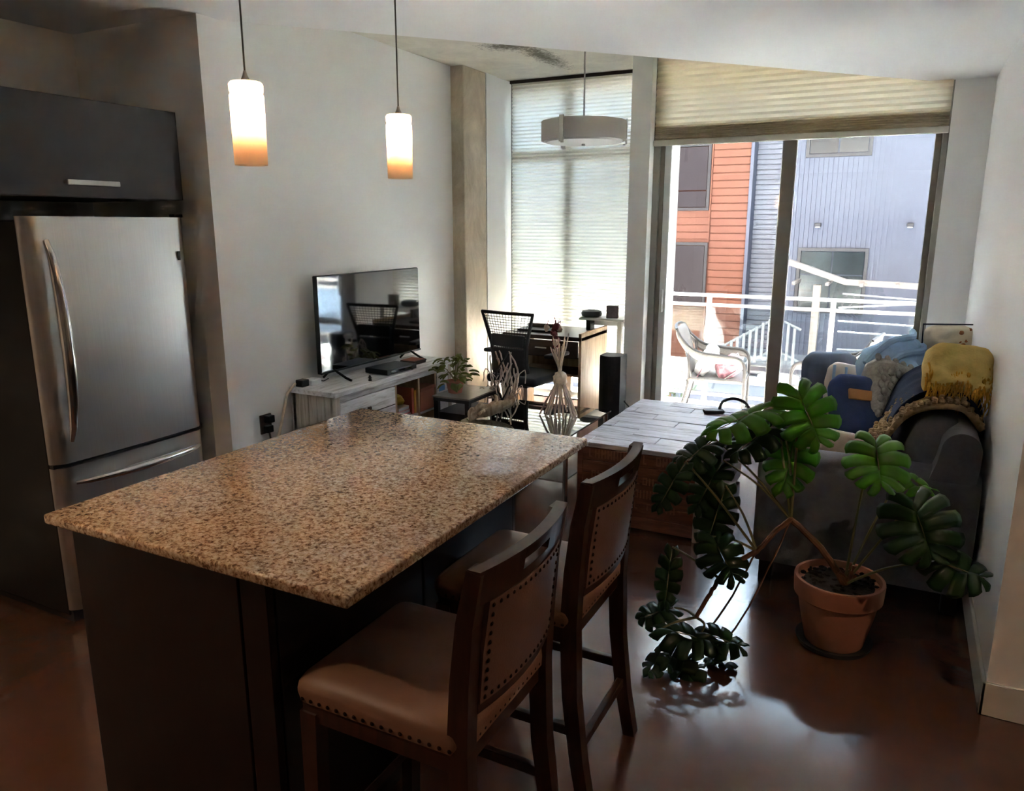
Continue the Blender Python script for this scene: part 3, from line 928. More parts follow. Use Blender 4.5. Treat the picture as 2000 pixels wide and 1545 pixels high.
# ------------------------------------------------------------------ pendant lamps over the island
def pendant(y, label, rad=0.0385):
    t = thing('pendant_lamp', label, 'lamp', (-1.44, y, 1.80), 0, 'glass pendant lamps over the island')
    b = MB()
    seg = 28
    prof = [(rad * 0.97, 0.0), (rad * 0.985, 0.09), (rad, 0.158), (rad * 0.93, 0.162), (rad * 0.94, 0.166), (rad * 0.99, 0.170), (rad, 0.183), (rad * 0.9, 0.188), (0.010, 0.190)]
    rings = [[(r * math.cos(2 * PI * k / seg), r * math.sin(2 * PI * k / seg), z) for k in range(seg)] for r, z in prof]
    b.loft(rings, cap=False)
    sh = b.build('lamp_shade', 'pendantglass', t, smooth=True)
    solid(sh, 0.003)
    MB().lathe([(0.009, 0.188), (0.010, 0.196), (0.006, 0.204), (0.003, 0.215)], seg=12).build('cap', 'nickel', t, smooth=True)
    MB().cyl((0, 0, 0.21), (0, 0, ZS - 1.80), 0.0022, seg=6).build('cord', 'cord', t)
    MB().lathe([(0.05, ZS - 1.80 - 0.02), (0.055, ZS - 1.80)], seg=24).build('canopy', 'nickel', t, smooth=True)
    bl = MB()
    bl.ell((0, 0, 0.125), (0.011, 0.011, 0.024), 12, 8)
    m, nt, bs = newmat('bulb_glow')
    bs.inputs['Emission Color'].default_value = (1.0, 0.76, 0.50, 1)
    bs.inputs['Emission Strength'].default_value = 20.0
    bl.build('bulb', m, t, smooth=True)
    return t
pendant(1.42, 'lit frosted glass pendant lamp nearest the refrigerator, with amber collar')
pendant(2.04, 'lit frosted glass pendant lamp at the far end of the island')

# ------------------------------------------------------------------ drum lamp in the sitting area
t = thing('drum_lamp', 'grey drum shade ceiling lamp on a thin rod', 'lamp', (-2.03, 5.02, 2.20))
R = 0.285
b = MB()
seg = 48
b.loft([[(r * math.cos(2 * PI * k / seg), r * math.sin(2 * PI * k / seg), z) for k in range(seg)] for r, z in ((R, 0.012), (R, 0.135))], cap=False)
solid(b.build('lamp_shade', 'lampshade', t, smooth=True), 0.004)
MB().lathe([(R - 0.02, 0.012), (R - 0.03, 0.0), (0.05, -0.008), (0.0, -0.008)], seg=48).build('diffuser', 'lampglass', t, smooth=True)
MB().lathe([(R - 0.004, 0.126), (R - 0.004, 0.131)], seg=48).build('top_plate', 'lampglass', t)
MB().cyl((0, 0, 0.13), (0, 0, ZC - 2.20), 0.006, seg=8).build('rod', 'nickel', t)
MB().lathe([(0.06, ZC - 2.20 - 0.025), (0.065, ZC - 2.20)], seg=24).build('canopy', 'nickel', t, smooth=True)
MB().lathe([(0.012, -0.02), (0.012, -0.008)], seg=12).build('finial', 'nickel', t)
for a in (-98, 22, 142):
    ca, sa = math.cos(math.radians(a)), math.sin(math.radians(a))
    k = MB().box(R - 0.003, R + 0.008, -0.017, 0.017, -0.015, 0.15, 0.002, 1).build('bracket', 'nickel', t, rot=(0, 0, math.radians(a)))
    MB().box(R - 0.02, R - 0.002, -0.01, 0.01, -0.022, -0.012, 0.002).build('bracket_foot', 'nickel', k)

# ceiling downlight in the kitchen behind the camera (its warm light shows on the fridge edge and the stool seats)
for i, (x, y) in enumerate(((-2.5, 0.1), (1.25, 1.55))):
    t = thing('recessed_downlight', ('warm recessed downlight over the kitchen aisle', 'warm recessed downlight over the hall')[i], 'lamp', (x, y, ZS))
    MB().lathe([(0.045, -0.004), (0.06, -0.004), (0.06, 0.0), (0.045, 0.0)], seg=24).build('trim_ring', 'trim', t)
    ld = bpy.data.lights.new('downlight', 'SPOT')
    ld.energy = (6.0, 3.6)[i]
    ld.color = (1.0, 0.70, 0.44)
    ld.spot_size = math.radians(130)
    ld.spot_blend = 0.8
    ld.shadow_soft_size = 0.04
    lo = bpy.data.objects.new('downlight', ld)
    C.objects.link(lo)
    lo.parent = t
    lo.location = (0, 0, -0.01)

# ================================================================== TELEVISION WALL
# whitewashed media console
t = thing('media_console', 'whitewashed plank media console under the television', 'console', (-3.23, 4.23, 0))
x0, x1, y0, y1, hh = -0.175, 0.185, -0.68, 0.68, 0.65
MB().box(x0 - 0.005, x1 + 0.012, y0 - 0.012, y1 + 0.012, hh - 0.035, hh, 0.004, 1).build('top_board', 'whitewash', t)
for i in range(5):       # end panel of upright planks
    a = x0 + 0.01 + (x1 - x0 - 0.03) * i / 5
    MB().box(a + 0.001, a + (x1 - x0 - 0.03) / 5 - 0.002, y0, y0 + 0.018, 0.06, hh - 0.035, 0.003, 1).build('end_plank', 'whitewash_v', t)
    MB().box(a + 0.001, a + (x1 - x0 - 0.03) / 5 - 0.002, y1 - 0.018, y1, 0.06, hh - 0.035, 0.003, 1).build('end_plank', 'whitewash_v', t)
for y in (y0, y1 - 0.045):
    MB().box(x1 - 0.045, x1, y, y + 0.045, 0, hh - 0.035, 0.003, 1).build('corner_post', 'whitewash_v', t)
    MB().box(x0, x0 + 0.04, y, y + 0.045, 0, hh - 0.035, 0.003, 1).build('corner_post', 'whitewash_v', t)
for y in (-0.04, 0.24, 0.46):
    MB().box(x0 + 0.02, x1 - 0.005, y - 0.011, y + 0.011, 0.06, hh - 0.035, 0.002, 1).build('divider', 'tanwood', t)
MB().box(x0 + 0.005, x0 + 0.02, y0 + 0.02, y1 - 0.02, 0.06, hh - 0.035).build('back_panel', 'deskdark', t)
MB().box(x0 + 0.01, x1 - 0.004, y0 + 0.02, y1 - 0.02, 0.06, 0.085).build('bottom_board', 'whitewash', t)
MB().box(x0 + 0.02, x1 - 0.01, -0.03, 0.45, 0.30, 0.318).build('shelf', 'whitewash', t)
MB().box(x1 - 0.02, x1 - 0.002, y0 + 0.045, y1 - 0.045, hh - 0.075, hh - 0.035, 0.002, 1).build('front_rail', 'whitewash', t)
for z0_, z1_ in ((0.335, 0.57), (0.09, 0.325)):
    dr = MB().box(x1 - 0.018, x1 - 0.001, y0 + 0.05, -0.055, z0_, z1_, 0.002, 1).build('drawer', 'whitewash', t)
    MB().box(x1 - 0.001, x1 + 0.004, y0 + 0.06, -0.065, z0_ + 0.11, z0_ + 0.115).build('plank_groove', 'trunkdark', dr)
    MB().lathe([(0.008, 0), (0.008, 0.012), (0.014, 0.016), (0.014, 0.022), (0.0, 0.024)], seg=12).build('knob', 'trunkdark', dr, loc=(x1 - 0.001, -0.36, (z0_ + z1_) / 2 + 0.03), rot=(0, PI / 2, 0))
dr = MB().box(x1 - 0.018, x1 - 0.001, 0.475, y1 - 0.05, 0.09, 0.57, 0.002, 1).build('door', 'whitewash', t)
MB().lathe([(0.008, 0), (0.008, 0.012), (0.014, 0.016), (0.014, 0.022), (0.0, 0.024)], seg=12).build('knob', 'trunkdark', dr, loc=(x1 - 0.001, 0.50, 0.40), rot=(0, PI / 2, 0))
M['bluetape'] = plain('blue_sticker', lin(70, 130, 190), 0.6)
MB().box(x1 - 0.001, x1 + 0.002, 0.50, 0.58, 0.425, 0.465, 0.001, 1).build('blue_sticker', 'bluetape', dr)
# books and toys on the console shelf
bc = [lin(170, 60, 66), lin(190, 120, 130), lin(206, 180, 150), lin(150, 70, 60), lin(196, 150, 60), lin(90, 60, 50)]
for i in range(5):
    m = plain('book_cover', bc[i % 6], 0.6)
    o = thing('book', ('pinkish red book lying at the bottom of the console shelf stack', 'dusty pink book second in the console shelf stack', 'tan book third in the console shelf stack', 'rust book upright on the console shelf', 'mustard book upright beside the rust book')[i], 'book', (-3.17, 4.29, 0.3185), 0, 'books on the console shelf')
    if i < 3:
        z = 0.027 * i
        MB().box(-0.10, 0.11, -0.065, 0.085 - 0.01 * i, z, z + 0.026, 0.002, 1).build('cover', m, o)
        MB().box(0.0, 0.1105, -0.062, 0.08 - 0.01 * i, z + 0.004, z + 0.022).build('pages', 'whiteplastic', o)
    else:
        yy = 0.115 + 0.032 * (i - 3)
        MB().box(-0.08, 0.10, yy, yy + 0.028, 0, 0.19 - 0.02 * (i - 3), 0.002, 1).build('cover', m, o)
        MB().box(-0.0, 0.098, yy + 0.004, yy + 0.024, 0.003, 0.188 - 0.02 * (i - 3)).build('pages', 'whiteplastic', o)
M['mustard'] = plain('mustard_cloth', lin(186, 146, 60), 0.9, var=0.2, vscale=20)
o = MB().ell((0, 0, 0.045), (0.09, 0.06, 0.045), 16, 10, None, 0.35, 2.5, 3.0).build('folded_cloth', 'mustard', loc=(-3.16, 4.285, 0.399), smooth=True)
tag(o, 'crumpled mustard cloth on top of the stacked books', 'cloth')
o = thing('storage_box', 'reddish cardboard box on the right of the console shelf', 'box', (-3.17, 4.58, 0.3185))
M['rustbox'] = plain('rust_box', lin(150, 84, 60), 0.7)
MB().box(-0.12, 0.12, -0.095, 0.095, 0, 0.15, 0.003).build('box_body', 'rustbox', o)
MB().box(-0.125, 0.125, -0.10, 0.10, 0.15, 0.175, 0.003).build('lid', 'rustbox', o)

# television
t = thing('television', 'large flat screen television reflecting the balcony window', 'television', (-3.30, 4.30, 0.65))
MB().box(-0.035, -0.004, -0.572, 0.572, 0.055, 0.69, 0.006).build('housing', 'blackplastic', t)
MB().box(-0.005, 0.0, -0.565, 0.565, 0.068, 0.684).build('screen', 'screen', t)
MB().box(-0.006, 0.003, -0.572, 0.572, 0.055, 0.068, 0.001, 1).build('lower_bezel', 'blackplastic', t)
for y in (-0.44, 0.44):
    MB().tube([(0.135, y, 0.008), (0.09, y, 0.022), (0.03, y, 0.05), (-0.015, y, 0.075), (-0.06, y, 0.045), (-0.10, y, 0.008)], 0.0085, 8).build('foot', 'blackplastic', t, smooth=True)

o = thing('media_player', 'flat black media player on the console in front of the television', 'player', (-3.15, 4.28, 0.65), math.radians(-4))
MB().box(-0.10, 0.10, -0.16, 0.16, 0.006, 0.042, 0.004).build('case', 'blackplastic', o)
MB().box(0.100, 0.102, -0.12, 0.10, 0.018, 0.03).build('front_strip', 'screen', o)
for (x, y) in ((-0.08, -0.13), (-0.08, 0.13), (0.08, -0.13), (0.08, 0.13)):
    MB().cyl((x, y, 0), (x, y, 0.007), 0.01, seg=8).build('foot', 'blackplastic', o)
o = thing('game_case', 'brown flat box behind the media player on the console', 'box', (-3.20, 4.60, 0.65))
MB().box(-0.06, 0.07, -0.06, 0.09, 0, 0.028, 0.003).build('case', 'deskdark', o)
MB().box(-0.055, 0.065, -0.055, 0.085, 0.028, 0.030).build('cover', 'rustbox', o)
o = thing('wifi_router', 'small white and black network box at the near end of the console', 'router', (-3.34, 3.66, 0.65))
MB().box(-0.035, 0.045, -0.03, 0.06, 0, 0.038, 0.005).build('case', 'whiteplastic', o)
MB().box(-0.04, 0.02, -0.09, -0.025, 0.0, 0.045, 0.006).build('plug_block', 'blackplastic', o)
MB().tube([(0.0, 0.06, 0.02), (0.01, 0.12, 0.005), (-0.02, 0.2, 0.004)], 0.004, 6).build('lead', 'blackplastic', o)
o = thing('toy_figurine', 'tiny black figurine standing on the console front edge', 'figurine', (-3.075, 3.94, 0.65))
MB().lathe([(0.012, 0), (0.010, 0.012), (0.006, 0.02), (0.009, 0.028), (0.005, 0.038), (0.0, 0.04)], seg=12).build('body', 'blackplastic', o, smooth=True)
MB().box(-0.014, 0.014, -0.006, 0.006, 0.018, 0.024, 0.002).build('arms', 'blackplastic', o)
o = MB().tube([(-3.38, 3.57, 0.672), (-3.385, 3.50, 0.62), (-3.39, 3.44, 0.45), (-3.40, 3.37, 0.25), (-3.385, 3.30, 0.02)], 0.009, 6).build('power_cable', 'drypale', smooth=True)
tag(o, 'pale power cable hanging from the near end of the console', 'cable')
o = thing('power_strip', 'dark wall outlet with plugged adapters low beside the console', 'outlet', (XT, 3.33, 0.46))
MB().box(0.0, 0.012, -0.045, 0.045, -0.06, 0.06, 0.004).build('plate', 'deskdark', o)
MB().box(0.012, 0.055, -0.02, 0.03, 0.01, 0.055, 0.004).build('adapter', 'blackplastic', o)
MB().box(0.012, 0.05, -0.03, 0.02, -0.05, -0.008, 0.004).build('adapter', 'blackplastic', o)
MB().tube([(0.03, 0.0, -0.05), (0.035, 0.02, -0.2), (0.03, 0.05, -0.44)], 0.006, 6).build('lead', 'deskdark', o)

# small black side table at the far end of the console
t = thing('side_table', 'low black side table with glass top at the far end of the console', 'table', (-2.80, 4.72, 0))
for (x, y) in ((-0.13, -0.2), (0.13, -0.2), (-0.13, 0.2), (0.13, 0.2)):
    MB().box(x - 0.018, x + 0.018, y - 0.018, y + 0.018, 0, 0.43, 0.002, 1).build('leg', 'chairblack', t)
MB().box(-0.15, 0.15, -0.22, 0.22, 0.415, 0.44, 0.003).build('frame', 'chairblack', t)
M['greytop'] = plain('grey_stone_top', lin(128, 120, 110), 0.3, var=0.2, vscale=10)
MB().box(-0.155, 0.155, -0.225, 0.225, 0.44, 0.452, 0.003).build('table_top', 'greytop', t)
MB().box(-0.14, 0.14, -0.2, 0.2, 0.02, 0.33, 0.003).build('storage_bin', 'chairblack', t)

def rope(pts, n=5, jit=0.0):
    """Catmull-Rom through points"""
    P = [Vector(p) for p in pts]
    P = [P[0]] + P + [P[-1]]
    out = []
    for i in range(1, len(P) - 2):
        for k in range(n):
            t_ = k / n
            a, b, c, d = P[i - 1], P[i], P[i + 1], P[i + 2]
            q = 0.5 * ((2 * b) + (c - a) * t_ + (2 * a - 5 * b + 4 * c - d) * t_ ** 2 + (3 * b - a - 3 * c + d) * t_ ** 3)
            if jit:
                q += Vector((random.uniform(-jit, jit), random.uniform(-jit, jit), random.uniform(-jit, jit)))
            out.append(q)
    out.append(P[-2])
    return out

# leafy plant on the side table
t = thing('trailing_plant', 'small leafy trailing plant on the black side table', 'plant', (-2.86, 4.66, 0.452))
MB().lathe([(0.05, 0.0), (0.065, 0.07), (0.07, 0.09), (0.062, 0.09), (0.055, 0.07)], seg=20).build('pot', 'terra', t, smooth=True)
lfm = None
for i in range(46):
    a = random.uniform(0, 2 * PI)
    r = random.uniform(0.03, 0.16)
    z = 0.10 + random.uniform(0.0, 0.24) * (1 - r / 0.25) + random.uniform(-0.08, 0.04)
    p = Vector((r * math.cos(a) - 0.0, r * math.sin(a), max(z, -0.02) + 0.03))
    if i < 10:
        MB().tube(rope([(0, 0, 0.08), (p.x * 0.5, p.y * 0.5, p.z * 0.7 + 0.06), tuple(p)], 3), 0.0025, 5).build('stem', 'petiole', t)
    if lfm is None:
        b = MB()
        b.grid(lambda u, v: Vector(((v - 0.5) * 0.05 * math.sin(PI * min(0.97, max(0.03, u)) ** 0.8), u * 0.075, 0.012 * math.sin(PI * u) - 0.02 * abs(v - 0.5))), 6, 4)
        o = b.build('leaf', 'pothos', t, smooth=True)
        lfm = o.data
    else:
        o = link('leaf', lfm, t)
    o.location = p
    o.rotation_euler = (random.uniform(-0.9, 0.3), random.uniform(-0.5, 0.5), a - PI / 2 + random.uniform(-0.6, 0.6))
    k = random.uniform(0.7, 1.15)
    o.scale = (k, k, k)
# tangle of pale dried branches beside it
t = thing('dried_branches', 'tall tangle of pale dried branches beside the black side table', 'branches', (-2.60, 4.95, 0))
MB().lathe([(0.055, 0), (0.075, 0.10), (0.06, 0.22), (0.04, 0.27), (0.045, 0.28), (0.03, 0.27)], seg=20).build('vase', 'chairblack', t, smooth=True)
for i in range(24):
    a = random.uniform(0, 2 * PI)
    s_ = random.uniform(0.06, 0.17)
    h = random.uniform(0.48, 0.78)
    pts = [(0, 0, 0.22), (s_ * 0.35 * math.cos(a), s_ * 0.35 * math.sin(a), 0.36), (s_ * math.cos(a), s_ * math.sin(a), h * 0.75), (s_ * 0.7 * math.cos(a + 0.9), s_ * 0.7 * math.sin(a + 0.9), h)]
    n_ = len(rope(pts, 4))
    o = MB().tube(rope(pts, 4, 0.006), [0.012 * (1 - 0.6 * k / n_) for k in range(n_)], 6).build('branch', 'drygrey' if i % 4 else 'chairblack', t, smooth=True)
    MB().tube(rope([pts[2], (pts[2][0] * 1.5, pts[2][1] * 1.5, pts[2][2] + 0.04), (pts[2][0] * 1.6, pts[2][1] * 1.3, pts[2][2] - 0.06)], 3, 0.004), 0.004, 5).build('twig', 'drygrey', o)

# ================================================================== GLASS TABLE
t = thing('glass_table', 'low glass topped table with chrome legs near the desk', 'table', (-2.03, 4.30, 0))
MB().box(-0.38, 0.38, -0.36, 0.37, 0.438, 0.45, 0.003).build('glass_top', 'tableglass', t)
for (x, y) in ((-0.35, -0.33), (0.35, -0.33), (-0.35, 0.34), (0.35, 0.34)):
    MB().cyl((x, y, 0), (x, y, 0.438), 0.016, seg=14).build('leg', 'chrome', t, smooth=True)
for y in (-0.33, 0.34):
    MB().cyl((-0.35, y, 0.42), (0.35, y, 0.42), 0.010, seg=10).build('rail', 'chrome', t, smooth=True)
MB().box(-0.33, 0.33, -0.31, 0.32, 0.14, 0.15, 0.002).build('lower_shelf', 'deskdark', t)
o = thing('driftwood_log', 'rough driftwood log lying on the glass table', 'driftwood', (-2.27, 4.12, 0.45), math.radians(52))
b = MB()
pts = [(-0.14, 0, 0.03), (-0.08, 0.01, 0.05), (0, 0.0, 0.055), (0.09, -0.01, 0.075), (0.16, 0.0, 0.11)]
rp = rope(pts, 4)
rings = []
for i, p in enumerate(rp):
    r = 0.045 * (1 - 0.5 * abs(i / len(rp) - 0.35))
    rings.append([(p.x, p.y + r * math.cos(2 * PI * k / 12) * (1 + 0.5 * noise.noise(Vector((i * 0.5, k * 1.1, 0)))), max(0.0, p.z + r * math.sin(2 * PI * k / 12) * (1 + 0.5 * noise.noise(Vector((i * 0.5, k * 1.1, 5)))))) for k in range(12)])
b.loft(rings).build('trunk', 'driftwood', o, smooth=True, angle=60)
MB().tube(rope([(0.03, 0, 0.06), (0.07, 0.06, 0.10), (0.08, 0.11, 0.12)], 4, 0.003), [0.018] * 4 + [0.012] * 4 + [0.006], 7).build('knot', 'driftwood', o, smooth=True)
MB().tube(rope([(-0.05, 0, 0.05), (-0.08, -0.06, 0.07), (-0.12, -0.09, 0.05)], 4, 0.003), [0.016] * 4 + [0.010] * 4 + [0.006], 7).build('knot', 'driftwood', o, smooth=True)

# bunch of dried stems with burgundy flowers
t = thing('dried_bouquet', 'tied bunch of pale dried stems with burgundy flower heads on the glass table', 'dried flowers', (-1.90, 4.38, 0.45))
for i in range(16):
    a = 2 * PI * i / 16 + random.uniform(-0.2, 0.2)
    rb_, rt_ = random.uniform(0.06, 0.13), random.uniform(0.02, 0.08)
    pts = [(rb_ * math.cos(a), rb_ * math.sin(a), 0.003), (0.02 * math.cos(a), 0.02 * math.sin(a), 0.24), (rt_ * math.cos(a + 2.6) - 0.01, rt_ * math.sin(a + 2.6), random.uniform(0.42, 0.54))]
    MB().tube(rope(pts, 5, 0.003), [0.0065] * 6 + [0.004] * 5, 6).build('stem', 'drypale' if i % 3 else 'drygrey', t, smooth=True)
MB().ell((0, 0, 0.24), (0.045, 0.045, 0.05), 14, 8, None, 0.5, 4.0).build('binding', 'drypale', t, smooth=True)
for i in range(14):
    a = random.uniform(0, 2 * PI)
    r = random.uniform(0, 0.055)
    o = MB().ell((0, 0, 0), (0.018, 0.018, 0.022), 8, 6, None, 0.6, 5.0, i).build('flower_head', 'burgundy' if i % 4 else 'drygrey', t, smooth=True, loc=(-0.045 + r * math.cos(a), 0.02 + r * math.sin(a), 0.50 + random.uniform(-0.06, 0.08)))
    MB().tube([(0, 0, 0.01), (random.uniform(-0.02, 0.02), 0.0, 0.06)], 0.0022, 5).build('bract', 'burgundy', o)

# ================================================================== DESK CORNER
t = thing('writing_desk', 'dark brown writing desk with a pale wooden side panel by the tall blind', 'desk', (-2.62, 5.93, 0))
MB().box(-0.36, 0.36, -0.30, 0.30, 0.735, 0.77, 0.004).build('desk_top', 'deskdark', t)
MB().box(0.335, 0.36, -0.30, 0.30, 0.0, 0.80, 0.003).build('side_panel', 'tanwood', t)
MB().box(-0.36, -0.335, -0.28, 0.28, 0.0, 0.735, 0.003).build('side_panel', 'tanwood', t)
dr = MB().box(-0.325, 0.325, -0.298, -0.275, 0.60, 0.73, 0.002, 1).build('drawer', 'deskdark', t)
MB().box(-0.05, 0.05, -0.312, -0.298, 0.66, 0.67, 0.002).build('handle', 'nickel', dr)
MB().box(-0.335, 0.335, -0.26, 0.27, 0.585, 0.60).build('drawer_tray', 'deskdark', t)
MB().box(-0.335, 0.335, 0.24, 0.26, 0.42, 0.585).build('back_rail', 'tanwood', t)
MB().box(-0.335, 0.335, -0.10, 0.24, 0.40, 0.42).build('shelf', 'tanwood', t)

t = thing('white_stand', 'narrow white stand rising beside the desk under a photo cube', 'stand', (-2.17, 6.14, 0))
MB().box(-0.27, 0.13, -0.13, 0.13, 0.865, 0.885, 0.003).build('stand_top', 'whiteplastic', t)
for (x, y) in ((0.09, -0.10), (0.09, 0.10)):
    MB().box(x - 0.02, x + 0.02, y - 0.02, y + 0.02, 0, 0.865, 0.002, 1).build('leg', 'whiteplastic', t)
MB().box(-0.235, -0.195, -0.05, 0.05, 0.77, 0.865, 0.002, 1).build('support_block', 'chairblack', t)
MB().box(-0.26, 0.12, 0.085, 0.10, 0.80, 0.865).build('apron', 'whiteplastic', t)
o = thing('round_speaker', 'flat round black device on the white stand', 'speaker', (-2.36, 6.10, 0.885))
MB().lathe([(0.06, 0.0), (0.085, 0.008), (0.09, 0.03), (0.082, 0.05), (0.05, 0.058), (0.0, 0.06)], seg=28).build('case', 'chairblack', o, smooth=True)
MB().lathe([(0.03, 0.0585), (0.03, 0.0625), (0.0, 0.0625)], seg=20).build('dial', 'blackplastic', o)
o = thing('photo_cube', 'dark patterned photo cube on the white stand', 'photo frame', (-2.17, 6.10, 0.885), math.radians(12))
M['photoprint'] = plain('photo_print', lin(96, 82, 88), 0.4, var=0.6, vscale=14)
MB().box(-0.05, 0.05, -0.03, 0.03, 0, 0.105, 0.003).build('frame', 'deskdark', o)
MB().box(-0.043, 0.043, -0.0315, -0.0295, 0.008, 0.097).build('picture', 'photoprint', o)

# laptop-like dark organiser on the desk
o = thing('desk_organiser', 'dark desk organiser on the writing desk', 'organiser', (-2.74, 5.86, 0.77))
MB().box(-0.16, 0.16, -0.10, 0.12, 0, 0.02, 0.004).build('tray', 'chairblack', o)
MB().box(-0.15, 0.10, 0.08, 0.12, 0.02, 0.05, 0.004).build('pen_row', 'deskdark', o)
MB().tube([(0.13, 0.02, 0.02), (0.16, 0.02, 0.07), (0.19, 0.02, 0.09)], 0.003, 6).build('pen', 'chairblack', o)

# office chair, its back towards the room
t = thing('office_chair', 'black mesh back office chair pulled up to the desk', 'chair', (-2.63, 5.36, 0), math.radians(-8))
for i in range(5):
    a = 2 * PI * i / 5 + 0.3
    lg = MB().tube([(0.02 * math.cos(a), 0.02 * math.sin(a), 0.10), (0.16 * math.cos(a), 0.16 * math.sin(a), 0.085), (0.27 * math.cos(a), 0.27 * math.sin(a), 0.06)], [0.024, 0.02, 0.015], 8).build('leg', 'chairblack', t, smooth=True)
    MB().cyl((0.27 * math.cos(a) - 0.012 * math.sin(a), 0.27 * math.sin(a) + 0.012 * math.cos(a), 0.026), (0.27 * math.cos(a) + 0.012 * math.sin(a), 0.27 * math.sin(a) - 0.012 * math.cos(a), 0.026), 0.026, seg=14).build('caster', 'blackplastic', lg)
MB().cyl((0, 0, 0.09), (0, 0, 0.42), 0.022, seg=14).build('gas_lift', 'nickel', t)
MB().box(-0.10, 0.10, -0.12, 0.12, 0.40, 0.435, 0.008).build('tilt_box', 'chairblack', t)
MB().box(-0.235, 0.235, -0.22, 0.24, 0.435, 0.505, 0.03, 3).build('seat', 'chairblack', t, smooth=True)
# back frame: flared at the top, narrow waist
bk = [(-0.235, 1.00), (-0.16, 0.75), (-0.15, 0.62), (-0.16, 0.54)]
def backx(z):
    for (xa, za), (xb, zb) in zip(bk, bk[1:]):
        if zb <= z <= za:
            return xa + (xb - xa) * (za - z) / (za - zb)
    return bk[-1][0]
yb = lambda z: -0.20 - 0.10 * (z - 0.5)
for s_ in (-1, 1):
    MB().tube([(s_ * -backx(z) * 1.0, yb(z), z) for z in (1.0, 0.88, 0.75, 0.62, 0.54)], [0.012, 0.014, 0.017, 0.02, 0.02], 8).build('back_post', 'chairblack', t, smooth=True)
MB().tube([(-0.24, yb(1.0), 1.0), (0, yb(1.0) - 0.02, 1.0), (0.24, yb(1.0), 1.0)], 0.013, 8).build('top_bar', 'chairblack', t, smooth=True)
MB().box(-0.15, 0.15, yb(0.83) - 0.018, yb(0.83) + 0.012, 0.74, 0.835, 0.008).build('lumbar_bar', 'chairblack', t)
def msh(u, v):
    z = 0.56 + 0.43 * v
    hw_ = abs(backx(z))
    return Vector((hw_ * (2 * u - 1), yb(z) - 0.02 * (1 - (2 * u - 1) ** 2), z))
b = MB()
for i in range(17):      # open weave: vertical and cross threads
    u = i / 16
    b.tube([msh(u, v / 6) for v in range(7)], 0.0022, 4, False)
for j in range(22):
    b.tube([msh(u / 6, j / 21) for u in range(7)], 0.0022, 4, False)
b.build('mesh_back', 'mesh', t)['kind'] = 'stuff'
MB().box(-0.15, 0.15, yb(0.6) - 0.03, yb(0.6) + 0.0, 0.52, 0.73, 0.012).build('lumbar_pad', 'chairblack', t)
for s_ in (-1, 1):
    ar = MB().tube([(s_ * 0.21, 0.05, 0.46), (s_ * 0.285, 0.04, 0.50), (s_ * 0.295, 0.02, 0.60), (s_ * 0.29, 0.0, 0.66)], 0.016, 8).build('arm_post', 'chairblack', t, smooth=True)
    MB().box(s_ * 0.29 - 0.04, s_ * 0.29 + 0.04, -0.12, 0.14, 0.655, 0.685, 0.012, 3).build('arm_pad', 'chairblack', ar, smooth=True)

# tower speaker and pouf
t = thing('tower_speaker', 'slim black tower speaker standing against the pier', 'speaker', (-1.955, 5.52, 0))
b = MB()
ringp = [(-0.085, 0.10), (-0.085, -0.05)] + [(-0.085 + 0.17 * k / 8, -0.05 - 0.045 * math.sin(PI * k / 8)) for k in range(1, 8)] + [(0.085, -0.05), (0.085, 0.10)]
b.prism(ringp, 0.03, 0.66).build('cabinet', 'chairblack', t)
MB().prism([(x * 1.12, y * 1.1) for x, y in ringp], 0.0, 0.03).build('plinth', 'blackplastic', t)
MB().prism([(x * 0.98, y) for x, y in ringp], 0.66, 0.672).build('top_cap', 'blackplastic', t)
MB().tube([(0.085, 0.06, 0.30), (0.12, 0.09, 0.25), (0.115, 0.11, 0.05), (0.14, 0.10, 0.01)], 0.006, 6).build('lead', 'blackplastic', t)
t = thing('floor_pouf', 'small round grey pouf on the floor beside the tower speaker', 'pouf', (-1.83, 5.18, 0))
MB().lathe([(0.10, 0.0), (0.135, 0.03), (0.145, 0.09), (0.125, 0.15), (0.06, 0.175), (0.0, 0.178)], seg=28).build('cushion', 'greytop', t, smooth=True)
MB().lathe([(0.138, 0.082), (0.149, 0.088), (0.149, 0.094), (0.138, 0.10)], seg=28).build('piping', 'sofadark', t, smooth=True)

